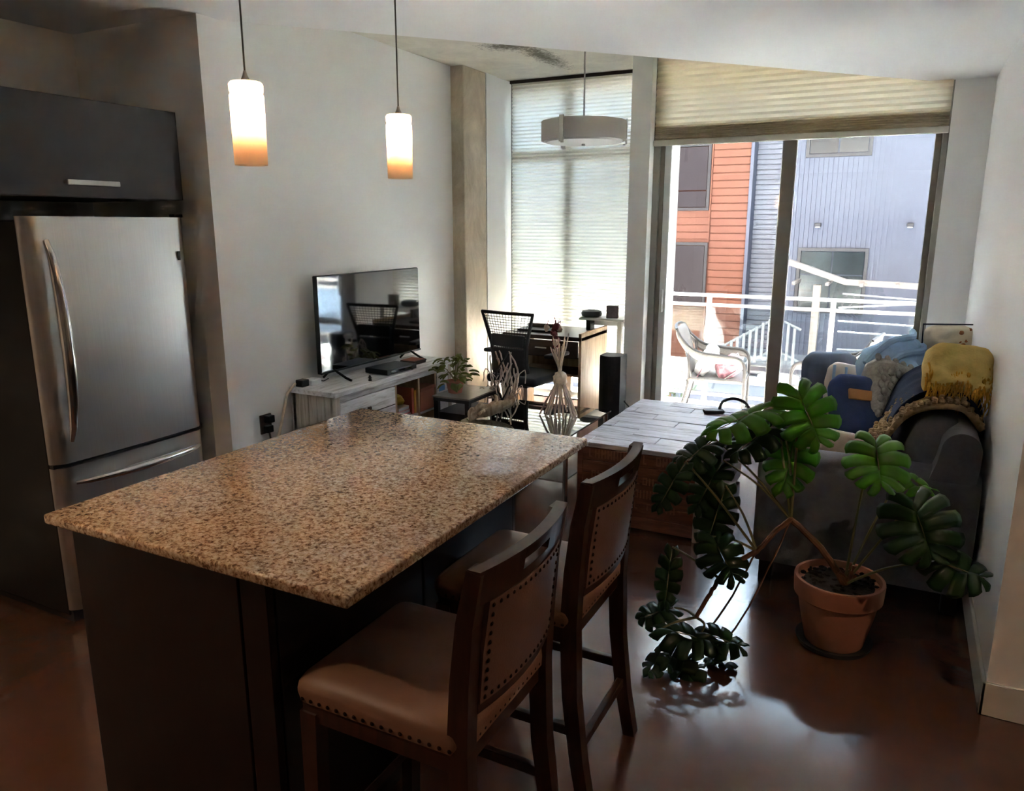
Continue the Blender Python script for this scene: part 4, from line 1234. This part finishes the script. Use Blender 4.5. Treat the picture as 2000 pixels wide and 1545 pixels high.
# ================================================================== TRUNK
t = thing('coffee_trunk', 'whitewashed plank topped wooden trunk used as a coffee table', 'trunk', (-1.185, 4.385, 0))
X0, X1, Y0, Y1, HT = -0.345, 0.345, -0.585, 0.595, 0.48
nm_ = 9
for i in range(nm_):
    a = Y0 + (Y1 - Y0) * i / nm_
    c = Y0 + (Y1 - Y0) * (i + 1) / nm_
    q = [X0 - 0.01, -0.12 + 0.17 * ((i * 5) % 3 - 1) , X1 + 0.01]
    for k in range(2):
        MB().box(q[k] + 0.001, q[k + 1] - 0.001, a + 0.0012, c - 0.0012, HT - 0.028 - 0.001 * (i % 2), HT - 0.0015 * ((i + k) % 3), 0.0025, 1).build('top_plank', 'trunktop', t)
rows = 6
for i in range(rows):
    z0_, z1_ = 0.02 + (HT - 0.05) * i / rows, 0.02 + (HT - 0.05) * (i + 1) / rows
    MB().box(X0, X1, Y0, Y0 + 0.02, z0_ + 0.001, z1_ - 0.001, 0.0025, 1).build('front_plank', 'trunkside', t)
    MB().box(X0, X1, Y1 - 0.02, Y1, z0_ + 0.001, z1_ - 0.001, 0.0025, 1).build('back_plank', 'trunkside', t)
    MB().box(X1 - 0.02, X1, Y0 + 0.02, Y1 - 0.02, z0_ + 0.001, z1_ - 0.001, 0.0025, 1).build('side_plank', 'trunkdark', t)
    MB().box(X0, X0 + 0.02, Y0 + 0.02, Y1 - 0.02, z0_ + 0.001, z1_ - 0.001, 0.0025, 1).build('side_plank', 'trunkside', t)
MB().box(X1 - 0.03, X1 + 0.004, Y0 - 0.004, Y0 + 0.03, 0, HT - 0.028, 0.003, 1).build('corner_batten', 'whitewash_v', t)
MB().box(X0 - 0.004, X0 + 0.03, Y0 - 0.004, Y0 + 0.03, 0, HT - 0.028, 0.003, 1).build('corner_batten', 'trunkside', t)
MB().box(X0 + 0.02, X1 - 0.02, Y0 + 0.02, Y1 - 0.02, 0.02, 0.04).build('bottom_board', 'trunkdark', t)
# worn raised lettering, no longer legible: rows of block strokes
lt = MB()
random.seed(21)
for zc, h, xs in ((0.42, 0.05, -0.28), (0.30, 0.042, -0.30), (0.225, 0.045, -0.24), (0.155, 0.036, -0.20)):
    x = xs
    while x < 0.24:
        kind = random.choice('ILTHNO')
        wd = 0.012 if kind == 'I' else 0.026
        yF, yB = Y0 - 0.0018, Y0 + 0.001
        if random.random() > 0.16:
            lt.box(x, x + 0.007, yF, yB, zc - h / 2, zc + h / 2)
            if kind in 'HNO':
                lt.box(x + wd - 0.007, x + wd, yF, yB, zc - h / 2, zc + h / 2)
            if kind in 'TO':
                lt.box(x + 0.007, x + wd - 0.007, yF, yB, zc + h / 2 - 0.008, zc + h / 2)
            if kind in 'LO':
                lt.box(x + 0.007, x + wd - 0.007, yF, yB, zc - h / 2, zc - h / 2 + 0.008)
            if kind == 'H':
                lt.box(x + 0.007, x + wd - 0.007, yF, yB, zc - 0.004, zc + 0.004)
        x += wd + 0.010
o = lt.build('worn_lettering', 'trunkletter', t)
o['kind'] = 'stuff'
random.seed(11)

o = thing('headphones', 'black headphones lying on the far end of the trunk', 'headphones', (-0.97, 4.80, 0.48), math.radians(25))
MB().box(-0.10, 0.03, -0.035, 0.035, 0.0, 0.024, 0.010, 2).build('ear_cup', 'chairblack', o, smooth=True)
MB().box(0.15, 0.23, -0.03, 0.04, 0.0, 0.024, 0.010, 2).build('ear_cup', 'chairblack', o, smooth=True)
MB().tube(rope([(0.0, 0.0, 0.018), (0.03, 0.05, 0.06), (0.10, 0.07, 0.08), (0.17, 0.05, 0.06), (0.20, 0.0, 0.018)], 4), 0.010, 8).build('head_band', 'chairblack', o, smooth=True)

# ================================================================== SOFA
SX0, SX1, SY0, SY1 = -0.515, XR - 0.02, 3.50, 5.62
t = thing('sofa', 'charcoal fabric sofa standing along the right wall', 'sofa', ((SX0 + SX1) / 2, (SY0 + SY1) / 2, 0))
cx_, cy_ = (SX0 + SX1) / 2, (SY0 + SY1) / 2
def L(x, y):
    return x - cx_, y - cy_
MB().box(SX0 - cx_ + 0.02, SX1 - cx_, SY0 - cy_ + 0.02, SY1 - cy_ - 0.02, 0.10, 0.33, 0.02, 2).build('base', 'sofa', t, smooth=True)
for k, (a, c) in enumerate(((SY0, SY0 + 0.20), (SY1 - 0.20, SY1))):
    b = MB()
    prof = []
    for q in range(25):
        ang = PI * q / 24
        prof.append(((a + c) / 2 - cy_ + 0.10 * math.cos(ang), 0.565 + 0.085 * math.sin(ang)))
    ring_ = [(a - cy_ , 0.11)] if False else []
    outline = [(c - cy_, 0.11)] + prof + [(a - cy_, 0.11)]
    xs = [SX0 - cx_, SX0 - cx_ + 0.02, SX1 - cx_ - 0.02, SX1 - cx_]
    rings = []
    m_ = ((a + c) / 2 - cy_, 0.4)
    for i, x in enumerate(xs):
        k_ = 0.93 if i in (0, 3) else 1.0
        rings.append([(x, m_[0] + (y - m_[0]) * k_, m_[1] + (z - m_[1]) * k_) for y, z in outline])
    b.loft(rings).build('arm', 'sofa', t, smooth=True, angle=50)
# back frame leaning on the wall
b = MB()
outl = [(0.10, 0.11), (0.385, 0.11), (0.428, 0.68)] + [(0.355 + 0.074 * math.cos(PI * q / 14), 0.745 + 0.075 * math.sin(PI * q / 14)) for q in range(15)] + [(0.27, 0.68)]
b.loft([[(x, y, z) for x, z in outl] for y in (SY0 - cy_ + 0.012, SY0 - cy_ + 0.03, SY1 - cy_ - 0.03, SY1 - cy_ - 0.012)]).build('back_frame', 'sofa', t, smooth=True, angle=50)
for (a, c) in ((SY0 + 0.21, 4.55), (4.56, SY1 - 0.21)):
    q = MB().box(SX0 - cx_ - 0.01, 0.24, a - cy_, c - cy_, 0.32, 0.47, 0.045, 4).build('seat_cushion', 'sofa', t, smooth=True, angle=60)
    q = MB().box(-0.22, 0.22, a - (a + c) / 2 - (0.07 if a < 4 else 0), (c - a) / 2, -0.105, 0.105, 0.085, 5).build('back_cushion', 'sofa', t, smooth=True, angle=70, loc=(0.235, (a + c) / 2 - cy_, 0.63), rot=(0, math.radians(-74), 0))
for (x, y) in ((SX0 + 0.06, SY0 + 0.07), (SX1 - 0.06, SY0 + 0.07), (SX0 + 0.06, SY1 - 0.07), (SX1 - 0.06, SY1 - 0.07)):
    MB().box(x - cx_ - 0.03, x - cx_ + 0.03, y - cy_ - 0.03, y - cy_ + 0.03, 0, 0.11, 0.003).build('foot', 'sofadark', t)

M['cream'] = plain('cream_cushion', lin(206, 192, 176), 0.9, spec=0.2, var=0.15, vscale=6, bump=0.2, bscale=200)
M['denim'] = plain('denim_cloth', lin(62, 74, 112), 0.9, spec=0.2, var=0.2, vscale=8, bump=0.3, bscale=260)
M['lightblue'] = plain('light_blue_cloth', lin(150, 176, 204), 0.9, spec=0.2, var=0.2, vscale=7, bump=0.3, bscale=200)
M['greyknit'] = plain('grey_knit', lin(156, 150, 142), 0.95, spec=0.1, var=0.25, vscale=40, bump=0.8, bscale=70)
M['brownknit'] = plain('brown_chunky_knit', lin(150, 122, 86), 0.95, spec=0.1, var=0.35, vscale=30, bump=0.6, bscale=60)
M['navy'] = plain('navy_throw', lin(34, 38, 56), 0.95, spec=0.1, var=0.25, vscale=20, bump=0.4, bscale=120)
M['yellow'] = plain('mustard_fleece', lin(212, 184, 112), 0.95, spec=0.1, var=0.15, vscale=10, bump=0.5, bscale=100)
M['fringe'] = plain('mustard_fringe', lin(196, 148, 56), 0.9, spec=0.1, var=0.3, vscale=20)
M['slategrey'] = plain('slate_cushion', lin(108, 118, 136), 0.9, spec=0.2, var=0.12, vscale=10)
M['camel'] = plain('camel_leather_strap', lin(186, 124, 66), 0.5)
M['printpillow'] = plain('cream_print_pillow', lin(214, 200, 176), 0.9, spec=0.2)
M['rustprint'] = plain('rust_print', lin(150, 92, 48), 0.9, var=0.4, vscale=18)

def soft(name, label, cat, mat, loc, rot, w, h, th, part='cover', nz=0.035, seed=0.0, group='soft things on the sofa'):
    t = thing(name, label, cat, loc, 0, group)
    t.rotation_euler = rot
    pillow(w, h, th, 0.07, nz, 16, seed).build(part, mat, t, smooth=True, angle=70)
    return t
rad = math.radians
# on the seat, from the near arm to the far end
p1 = soft('throw_pillow', 'cream cushion with dark print lying behind the near sofa arm', 'cushion', 'cream', (-0.19, 3.93, 0.56), (rad(-24), rad(14), rad(12)), 0.50, 0.40, 0.17, seed=1)
b = MB()
for i in range(26):
    x, y = random.uniform(-0.2, 0.2), random.uniform(-0.05, 0.16)
    if x + y > 0.02:
        b.ell((x, y, 0.085 * ((1 - (x / 0.25) ** 4) * (1 - (y / 0.2) ** 4)) ** 0.55), (0.022, 0.016, 0.006), 8, 4)
b.build('dark_print', 'navy', p1, smooth=True)['kind'] = 'stuff'
p2 = soft('throw_pillow', 'blue cushion with a camel strap leaning mid sofa', 'cushion', 'denim', (-0.13, 4.52, 0.66), (rad(58), rad(8), rad(28)), 0.42, 0.42, 0.16, seed=2)
MB().box(-0.12, 0.10, 0.02, 0.08, 0.066, 0.086, 0.006, 2).build('strap', 'camel', p2, smooth=True)
p3 = soft('throw_pillow', 'grey cable knit cushion leaning behind the blue cushion', 'cushion', 'greyknit', (0.02, 4.66, 0.72), (rad(60), rad(20), rad(40)), 0.44, 0.42, 0.18, seed=3)
b = MB()
for k in range(-3, 4):
    for j in range(9):
        x, y = k * 0.055, -0.17 + j * 0.042
        z = 0.09 * ((1 - (x / 0.22) ** 4) * (1 - (y / 0.21) ** 4)) ** 0.55
        b.ell((x + (0.010 if j % 2 else -0.010), y, z), (0.020, 0.026, 0.014), 8, 5)
b.build('cable_stitches', 'greyknit', p3, smooth=True)['kind'] = 'stuff'
p4 = soft('throw_pillow', 'slate grey cushion standing at the far end of the sofa', 'cushion', 'slategrey', (-0.36, 5.18, 0.67), (rad(78), 0, rad(20)), 0.38, 0.42, 0.14, seed=4)
p4b = soft('throw_pillow', 'pale striped cushion beside the slate cushion at the far end', 'cushion', 'cream', (-0.24, 5.06, 0.64), (rad(72), rad(12), rad(35)), 0.34, 0.38, 0.11, seed=5)
for k in range(4):
    MB().box(-0.15 + 0.08 * k, -0.135 + 0.08 * k, -0.14, 0.14, 0.042, 0.056, 0.002, 1).build('stripe', 'lightblue', p4b)
p5 = soft('crumpled_blanket', 'crumpled light blue blanket heaped against the sofa back', 'blanket', 'lightblue', (0.06, 4.92, 0.76), (rad(52), rad(-10), rad(60)), 0.52, 0.58, 0.24, 'cloth', 0.12, 6)
for k in range(5):
    y = -0.22 + 0.10 * k
    MB().tube(rope([(-0.26, y, 0.05), (-0.10, y + 0.05, 0.135), (0.08, y + 0.02, 0.145), (0.25, y + 0.06, 0.06)], 4, 0.004), 0.020, 8).build('fold', 'lightblue', p5, smooth=True)
p6 = soft('printed_pillow', 'small cream pillow with rust print on top of the sofa back', 'cushion', 'printpillow', (0.27, 5.18, 0.985), (rad(84), 0, rad(22)), 0.30, 0.19, 0.10, seed=7)
b = MB()
for i in range(18):
    x, y = random.uniform(0.02, 0.12), random.uniform(-0.06, 0.07)
    b.ell((x, y, 0.05 * ((1 - (x / 0.15) ** 4) * (1 - (y / 0.095) ** 4)) ** 0.55), (0.014, 0.010, 0.005), 8, 4)
b.build('rust_print', 'rustprint', p6, smooth=True)['kind'] = 'stuff'
pp = [(-0.15, -0.095), (0.15, -0.095), (0.15, 0.095), (-0.15, 0.095), (-0.15, -0.095)]
MB().tube([(x * 0.985, y * 0.985, 0) for x, y in pp], 0.005, 6).build('piping', 'navy', p6)

# throws over the sofa back
def drape(name, label, mat, y0, y1, prof, th, wav, part, loc=(0, 0, 0), freq=9.0, ny=26):
    """cloth laid over the back: profile in XZ carried along Y with ripples"""
    t = thing(name, label, 'throw', loc, 0, 'soft things on the sofa')
    pr = rope([(x, 0, z) for x, z in prof], 6)
    b = MB()
    def fn(u, v):
        k = min(len(pr) - 1, int(round(v * (len(pr) - 1))))
        p = pr[k]
        y = y0 + (y1 - y0) * u
        e = noise.noise(Vector((y * freq, v * 2.0, 1.7)))
        return Vector((p.x + wav * e * 0.6, y + wav * 0.8 * noise.noise(Vector((v * 3, y * 3, 4))), p.z + wav * e))
    b.grid(fn, ny, len(pr) - 1)
    o = b.build(part, mat, t, smooth=True, angle=80)
    solid(o, th)
    return t
drape('navy_throw', 'dark navy throw spread over the sofa back', 'navy', 3.80, 4.62, [(-0.02, 0.66), (0.04, 0.82), (0.13, 0.905), (0.24, 0.925), (0.33, 0.89), (0.368, 0.74)], 0.025, 0.035, 'cloth')
kn = drape('knit_throw', 'chunky brown knit throw over the near end of the sofa back', 'brownknit', 3.66, 4.12, [(-0.12, 0.56), (-0.02, 0.70), (0.06, 0.83), (0.16, 0.89), (0.28, 0.89), (0.355, 0.80)], 0.025, 0.02, 'cloth')
b = MB()
for i in range(16):
    for j in range(22):
        v = j / 21
        pr = [(-0.12, 0.56), (-0.02, 0.70), (0.06, 0.83), (0.16, 0.89), (0.28, 0.89), (0.355, 0.80)]
        f_ = v * 5
        k = min(4, int(f_))
        x = pr[k][0] + (pr[k + 1][0] - pr[k][0]) * (f_ - k)
        z = pr[k][1] + (pr[k + 1][1] - pr[k][1]) * (f_ - k)
        b.ell((x + random.uniform(-0.004, 0.004), 3.67 + 0.028 * i + (0.012 if j % 2 else 0), z + 0.02 + random.uniform(-0.006, 0.008)), (0.013, 0.017, 0.012), 6, 4)
b.build('knit_loops', 'brownknit', kn, smooth=True)['kind'] = 'stuff'
MB().tube([(-0.06, 3.645, 0.66), (-0.02, 3.63, 0.58), (-0.05, 3.60, 0.50), (-0.09, 3.58, 0.46)], [0.02, 0.012, 0.010, 0.006], 8).build('tassel', 'lightblue', kn, smooth=True)
y_ = soft('fringed_pillow', 'mustard fleece pillow with long fringe on the sofa back', 'cushion', 'yellow', (0.255, 3.93, 1.005), (rad(62), rad(6), rad(14)), 0.30, 0.26, 0.20, seed=8)
b = MB()
for i in range(150):
    u = random.uniform(-0.145, 0.145)
    v = random.uniform(-0.125, 0.01)
    z = 0.085 * max(0.02, ((1 - (u / 0.15) ** 4) * (1 - min(1, (v / 0.125) ** 4)))) ** 0.55
    b.tube([(u, v, z), (u + random.uniform(-0.012, 0.012), v - 0.04, z + 0.012), (u + random.uniform(-0.02, 0.02), v - 0.085, z - 0.012)], [0.005, 0.004, 0.0015], 4)
b.build('fringe', 'fringe', y_)['kind'] = 'stuff'

# ================================================================== MONSTERA
t = thing('potted_monstera', 'sprawling split leaf monstera in a terracotta pot on the floor', 'plant', (-0.11, 3.08, 0))
MB().lathe([(0.135, 0.0), (0.142, 0.012), (0.146, 0.024), (0.136, 0.022), (0.12, 0.012), (0.0, 0.010)], seg=40).build('saucer', 'saucer', t, smooth=True)
MB().lathe([(0.108, 0.012), (0.112, 0.02), (0.128, 0.09), (0.143, 0.16), (0.150, 0.205), (0.158, 0.207), (0.166, 0.214), (0.170, 0.280), (0.168, 0.288), (0.156, 0.288), (0.152, 0.262), (0.0, 0.255)], seg=48).build('pot', 'terra', t, smooth=True, angle=30)
so = MB().lathe([(0.150, 0.252), (0.13, 0.262), (0.07, 0.268), (0.0, 0.27)], seg=30)
for i in range(90):
    a, r = random.uniform(0, 2 * PI), 0.14 * math.sqrt(random.random())
    so.ell((r * math.cos(a), r * math.sin(a), 0.266), (random.uniform(0.006, 0.014), random.uniform(0.006, 0.012), random.uniform(0.005, 0.011)), 6, 4)
so.build('soil', 'soil', t)['kind'] = 'stuff'

def monstera_leaf(Ln, Wd, lobes=6, droop=0.25, seed=0):
    """heart-shaped blade with deep side slits; base at origin, tip along +Y, face +Z"""
    rnd = random.Random(seed)
    b = MB()
    for s_ in (-1, 1):
        for i in range(lobes):
            t0, t1 = i / lobes, (i + 1) / lobes
            deep = 0.50 + 0.14 * rnd.random()
            rows_ = []
            nu_ = 7
            for iu in range(nu_ + 1):
                u = iu / nu_
                gap = 0.0 if u < deep else min(0.12, 0.10 * (u - deep) / (1 - deep) + 0.05)
                row = []
                for iv in range(4):
                    v = iv / 3
                    tt = t0 + (t1 - t0) * (gap + (1 - 2 * gap) * v)
                    mid = Vector((0, Ln * (0.06 + 0.94 * tt ** 0.9) * 0.93, 0))
                    ang = math.radians(-62 + 118 * tt)
                    half = Wd / 2 * (0.86 + 0.30 * math.sin(PI * min(1, tt * 1.15))) * (1 - 0.55 * tt ** 3)
                    if i == 0:
                        half *= 0.92
                    rnd_end = 1 - (0.07 * (2 * v - 1) ** 2 + 0.05 * v) * u
                    d = Vector((s_ * math.cos(ang), math.sin(ang), 0))
                    p = mid + d * half * u * rnd_end
                    if i == lobes - 1 and u > 0:
                        p.y = min(p.y, Ln * 1.02)
                    rr_ = p.length / Ln
                    p.z = 0.05 * Ln * u * (1 - u) * 2 - droop * Ln * (rr_ ** 2) * 0.5 - 0.22 * half * u * u + 0.012 * math.sin(9 * tt + s_)
                    row.append(b.bm.verts.new(p))
                rows_.append(row)
            for r0_, r1_ in zip(rows_, rows_[1:]):
                for k in range(3):
                    b.bm.faces.new((r0_[k], r0_[k + 1], r1_[k + 1], r1_[k]))
    bmesh.ops.remove_doubles(b.bm, verts=b.bm.verts, dist=1e-5)
    return b
LEAVES = [
    ((-0.329, 3.057, 1.037), (0.487, -0.513, -0.707), (0.072, -0.783, 0.618), 0.249, 0.234),
    ((-0.391, 3.052, 0.96), (-0.709, -0.685, -0.168), (0.048, -0.284, 0.958), 0.331, 0.199),
    ((-0.61, 2.974, 0.82), (-0.52, -0.757, -0.396), (0.119, -0.524, 0.843), 0.218, 0.152),
    ((-0.686, 2.82, 0.758), (-0.3, -0.652, -0.696), (0.198, -0.757, 0.623), 0.238, 0.122),
    ((-0.319, 3.155, 0.865), (-0.059, -0.755, -0.653), (0.07, -0.655, 0.752), 0.310, 0.202),
    ((-0.039, 3.036, 0.88), (0.199, -0.826, -0.528), (0.045, -0.531, 0.846), 0.230, 0.223),
    ((0.064, 3.146, 0.715), (0.901, -0.418, -0.112), (-0.011, -0.279, 0.96), 0.136, 0.116),
    ((0.104, 2.923, 0.701), (0.347, -0.693, -0.632), (-0.034, -0.683, 0.73), 0.234, 0.265),
    ((0.187, 2.863, 0.508), (0.985, -0.165, -0.045), (-0.056, -0.557, 0.829), 0.178, 0.185),
    ((-0.546, 2.916, 0.652), (-0.139, -0.52, -0.843), (0.168, -0.851, 0.497), 0.284, 0.161),
    ((-0.567, 2.81, 0.475), (0.617, -0.627, -0.476), (0.099, -0.537, 0.837), 0.211, 0.185),
    ((-0.708, 2.764, 0.42), (0.07, -0.558, -0.827), (0.208, -0.803, 0.559), 0.256, 0.104),
    ((-0.675, 2.719, 0.188), (-0.798, -0.567, -0.202), (0.135, -0.496, 0.858), 0.153, 0.131),
    ((-0.7, 2.603, 0.144), (0.988, 0.156, -0.016), (0.053, -0.236, 0.97), 0.244, 0.175),
    ((-0.553, 2.656, 0.14), (0.997, 0.046, -0.057), (0.07, -0.394, 0.916), 0.174, 0.145),
    ((-0.375, 3.094, 0.895), (-0.588, -0.73, -0.348), (0.072, -0.476, 0.876), 0.287, 0.171),
    ((-0.574, 2.974, 0.737), (-0.286, -0.638, -0.715), (0.161, -0.767, 0.621), 0.256, 0.152),
]
OFF = Vector((-0.11, 3.08, 0))
NODE = {'pot': Vector((-0.09, 3.06, 0.27)), 'mid': Vector((-0.299, 2.97, 0.535)), 'low': Vector((-0.40, 2.85, 0.43)), 'end': Vector((-0.575, 2.66, 0.20)), 'far': Vector((-0.516, 2.75, 0.333))}
SRC = ['mid', 'mid', 'mid', 'low', 'mid', 'pot', 'pot', 'pot', 'pot', 'low', 'low', 'far', 'end', 'end', 'end', 'mid', 'mid']
for i, (bs, tp, nr, ln_, wd_) in enumerate(LEAVES):
    Yv = Vector(tp).normalized()
    Zv = Vector(nr).normalized()
    Xv = Yv.cross(Zv).normalized()
    R = Matrix((Xv, Yv, Zv)).transposed()
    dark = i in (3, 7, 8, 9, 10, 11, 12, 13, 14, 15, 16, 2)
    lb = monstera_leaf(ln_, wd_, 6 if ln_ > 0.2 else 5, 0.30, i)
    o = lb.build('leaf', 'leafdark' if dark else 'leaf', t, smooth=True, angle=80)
    o.location = Vector(bs) - OFF
    o.rotation_euler = R.to_euler()
    solid(o, 0.0012)
    st = NODE[SRC[i]] - OFF
    en = Vector(bs) - OFF
    mid = (st + en) / 2 + Vector((0, 0, 0.05 * (en - st).length))
    mid += Vector((random.uniform(-0.02, 0.02), random.uniform(-0.01, 0.02), 0))
    pts = rope([st, mid, en], 6)
    MB().tube(pts, [0.0058 - 0.0025 * k / len(pts) for k in range(len(pts))], 7).build('petiole', 'petiole', t, smooth=True)
    # midrib
    MB().tube([(0, ln_ * 0.04, 0.002), (0, ln_ * 0.45, 0.0), (0, ln_ * 0.9, -0.30 * ln_ * 0.38)], [0.003, 0.002, 0.001], 5).build('midrib', 'petiole', o)
for seq, r0_ in ((('pot', 'mid'), 0.014), (('mid', 'low'), 0.011), (('low', 'far'), 0.010), (('far', 'end'), 0.009)):
    a, c = NODE[seq[0]] - OFF, NODE[seq[1]] - OFF
    pts = rope([a, (a + c) / 2 + Vector((0.01, -0.01, 0.025)), c], 6, 0.002)
    MB().tube(pts, [r0_ * (1 - 0.15 * k / len(pts)) for k in range(len(pts))], 8).build('stem', 'rootbrown', t, smooth=True)
for k in range(5):
    a = Vector((0.02, -0.02, 0.265))
    c = a + Vector((random.uniform(-0.05, 0.06), random.uniform(-0.05, 0.03), random.uniform(0.04, 0.1)))
    MB().tube(rope([a, (a + c) / 2 + Vector((0.01, 0, 0.01)), c], 4), 0.009, 7).build('stem_stub', 'rootbrown', t, smooth=True)
# dangling aerial roots
for (a, c) in (((-0.299, 2.97, 0.535), (-0.50, 2.80, 0.02)), ((-0.40, 2.85, 0.43), (-0.62, 2.70, 0.01))):
    A, B_ = Vector(a) - OFF, Vector(c) - OFF
    MB().tube(rope([A, (A + B_) / 2 + Vector((0.0, -0.02, -0.05)), B_], 6, 0.002), 0.004, 6).build('aerial_root', 'rootbrown', t, smooth=True)
# curled lower leaves and husks resting on the floor end
for i in range(7):
    bx = Vector((-0.62 + random.uniform(-0.10, 0.12), 2.64 + random.uniform(-0.05, 0.06), random.uniform(0.03, 0.15))) - OFF
    lb = monstera_leaf(0.12 + 0.05 * random.random(), 0.08 + 0.04 * random.random(), 4, 0.6, 40 + i)
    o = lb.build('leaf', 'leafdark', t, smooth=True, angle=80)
    o.location = bx
    o.rotation_euler = (random.uniform(-0.9, 0.2), random.uniform(-0.6, 0.6), random.uniform(0, 6.28))
    solid(o, 0.0012)

# ================================================================== BALCONY CHAIRS
def balcony_chair(loc, rotz, label):
    """woven armchair on a bent tube frame; local front is +X"""
    t = thing('balcony_armchair', label, 'chair', loc, rotz, 'woven armchairs on the balcony')
    hw = 0.25
    for s_ in (-1, 1):
        y = s_ * hw
        fr_ = rope([(-0.33, y * 0.86, 0.86), (-0.27, y * 0.95, 0.77), (-0.14, y, 0.68), (0.06, y, 0.655), (0.20, y, 0.64), (0.255, y, 0.58), (0.262, y, 0.45), (0.262, y, 0.2), (0.265, y, 0.0)], 4)
        MB().tube(fr_, 0.014, 8).build('arm_frame', 'chairmetal', t, smooth=True)
        MB().tube(rope([(-0.22, y * 0.92, 0.70), (-0.21, y * 0.92, 0.42), (-0.27, y * 0.95, 0.15), (-0.31, y, 0.0)], 4), 0.013, 8).build('leg', 'chairmetal', t, smooth=True)
        # woven side band under the arm
        b = MB()
        def fb(u, v):
            k = u * (len(fr_) * 0.62)
            p = fr_[int(k)]
            return Vector((p.x, y - s_ * 0.012 * v - s_ * 0.002, p.z - 0.075 * v * (0.5 + 0.5 * math.sin(PI * min(1, u * 1.05)))))
        solid(b.grid(fb, 14, 3).build('arm_weave', 'wicker', t, smooth=True), 0.006)
    MB().tube(rope([(-0.33, -hw * 0.86, 0.86), (-0.355, -hw * 0.4, 0.885), (-0.355, hw * 0.4, 0.885), (-0.33, hw * 0.86, 0.86)], 5), 0.014, 8).build('top_frame', 'chairmetal', t, smooth=True)
    b = MB()
    solid(b.grid(lambda u, v: Vector((-0.345 + 0.14 * v ** 0.8 + 0.02 * (2 * u - 1) ** 2, hw * (0.86 + 0.1 * v) * (2 * u - 1), 0.87 - 0.42 * v)), 10, 10).build('back_weave', 'wicker', t, smooth=True), 0.008)
    MB().box(-0.22, 0.26, -hw + 0.005, hw - 0.005, 0.415, 0.445, 0.01, 2).build('seat', 'wicker', t, smooth=True)
    for (x, z) in ((0.26, 0.42), (-0.22, 0.42)):
        MB().cyl((x, -hw, z), (x, hw, z), 0.011, seg=8).build('cross_bar', 'chairmetal', t, smooth=True)
    return t
balcony_chair((-1.42, 6.78, -0.10), math.radians(6), 'woven grey armchair at the left of the balcony with two pillows')
balcony_chair((-0.47, 6.82, -0.10), math.radians(172), 'woven grey armchair at the right of the balcony behind the sofa')
M['whitepillow'] = plain('white_pillow', lin(214, 212, 204), 0.9, spec=0.2, var=0.15, vscale=8)
M['mauve'] = plain('mauve_floral', lin(150, 106, 112), 0.9, spec=0.2, var=0.6, vscale=22)
o = soft('balcony_pillow', 'white pillow propped on the left balcony chair', 'cushion', 'whitepillow', (-1.50, 6.76, 0.475), (rad(8), rad(-62), 0), 0.30, 0.36, 0.12, seed=9, group='pillows on the balcony chair')
MB().tube([(-0.14, -0.175, 0), (0.14, -0.175, 0), (0.14, 0.175, 0), (-0.14, 0.175, 0), (-0.14, -0.175, 0)], 0.004, 5).build('piping', 'mauve', o)
o = soft('balcony_pillow', 'mauve floral pillow lying at the front of the left balcony chair', 'cushion', 'mauve', (-1.30, 6.74, 0.425), (rad(20), rad(-38), rad(10)), 0.26, 0.28, 0.12, seed=10, group='pillows on the balcony chair')
MB().tube([(-0.12, -0.135, 0), (0.12, -0.135, 0), (0.12, 0.135, 0), (-0.12, 0.135, 0), (-0.12, -0.135, 0)], 0.004, 5).build('piping', 'whitepillow', o)
t = thing('balcony_table', 'low round white table between the balcony chairs', 'table', (-0.92, 7.05, -0.10))
MB().lathe([(0.17, 0.40), (0.18, 0.41), (0.18, 0.425), (0.0, 0.428)], seg=32).build('table_top', 'railmetal', t, smooth=True)
for k in range(3):
    a = 2 * PI * k / 3 + 0.4
    MB().tube([(0.15 * math.cos(a), 0.15 * math.sin(a), 0), (0.09 * math.cos(a), 0.09 * math.sin(a), 0.4)], 0.011, 8).build('leg', 'railmetal', t, smooth=True)
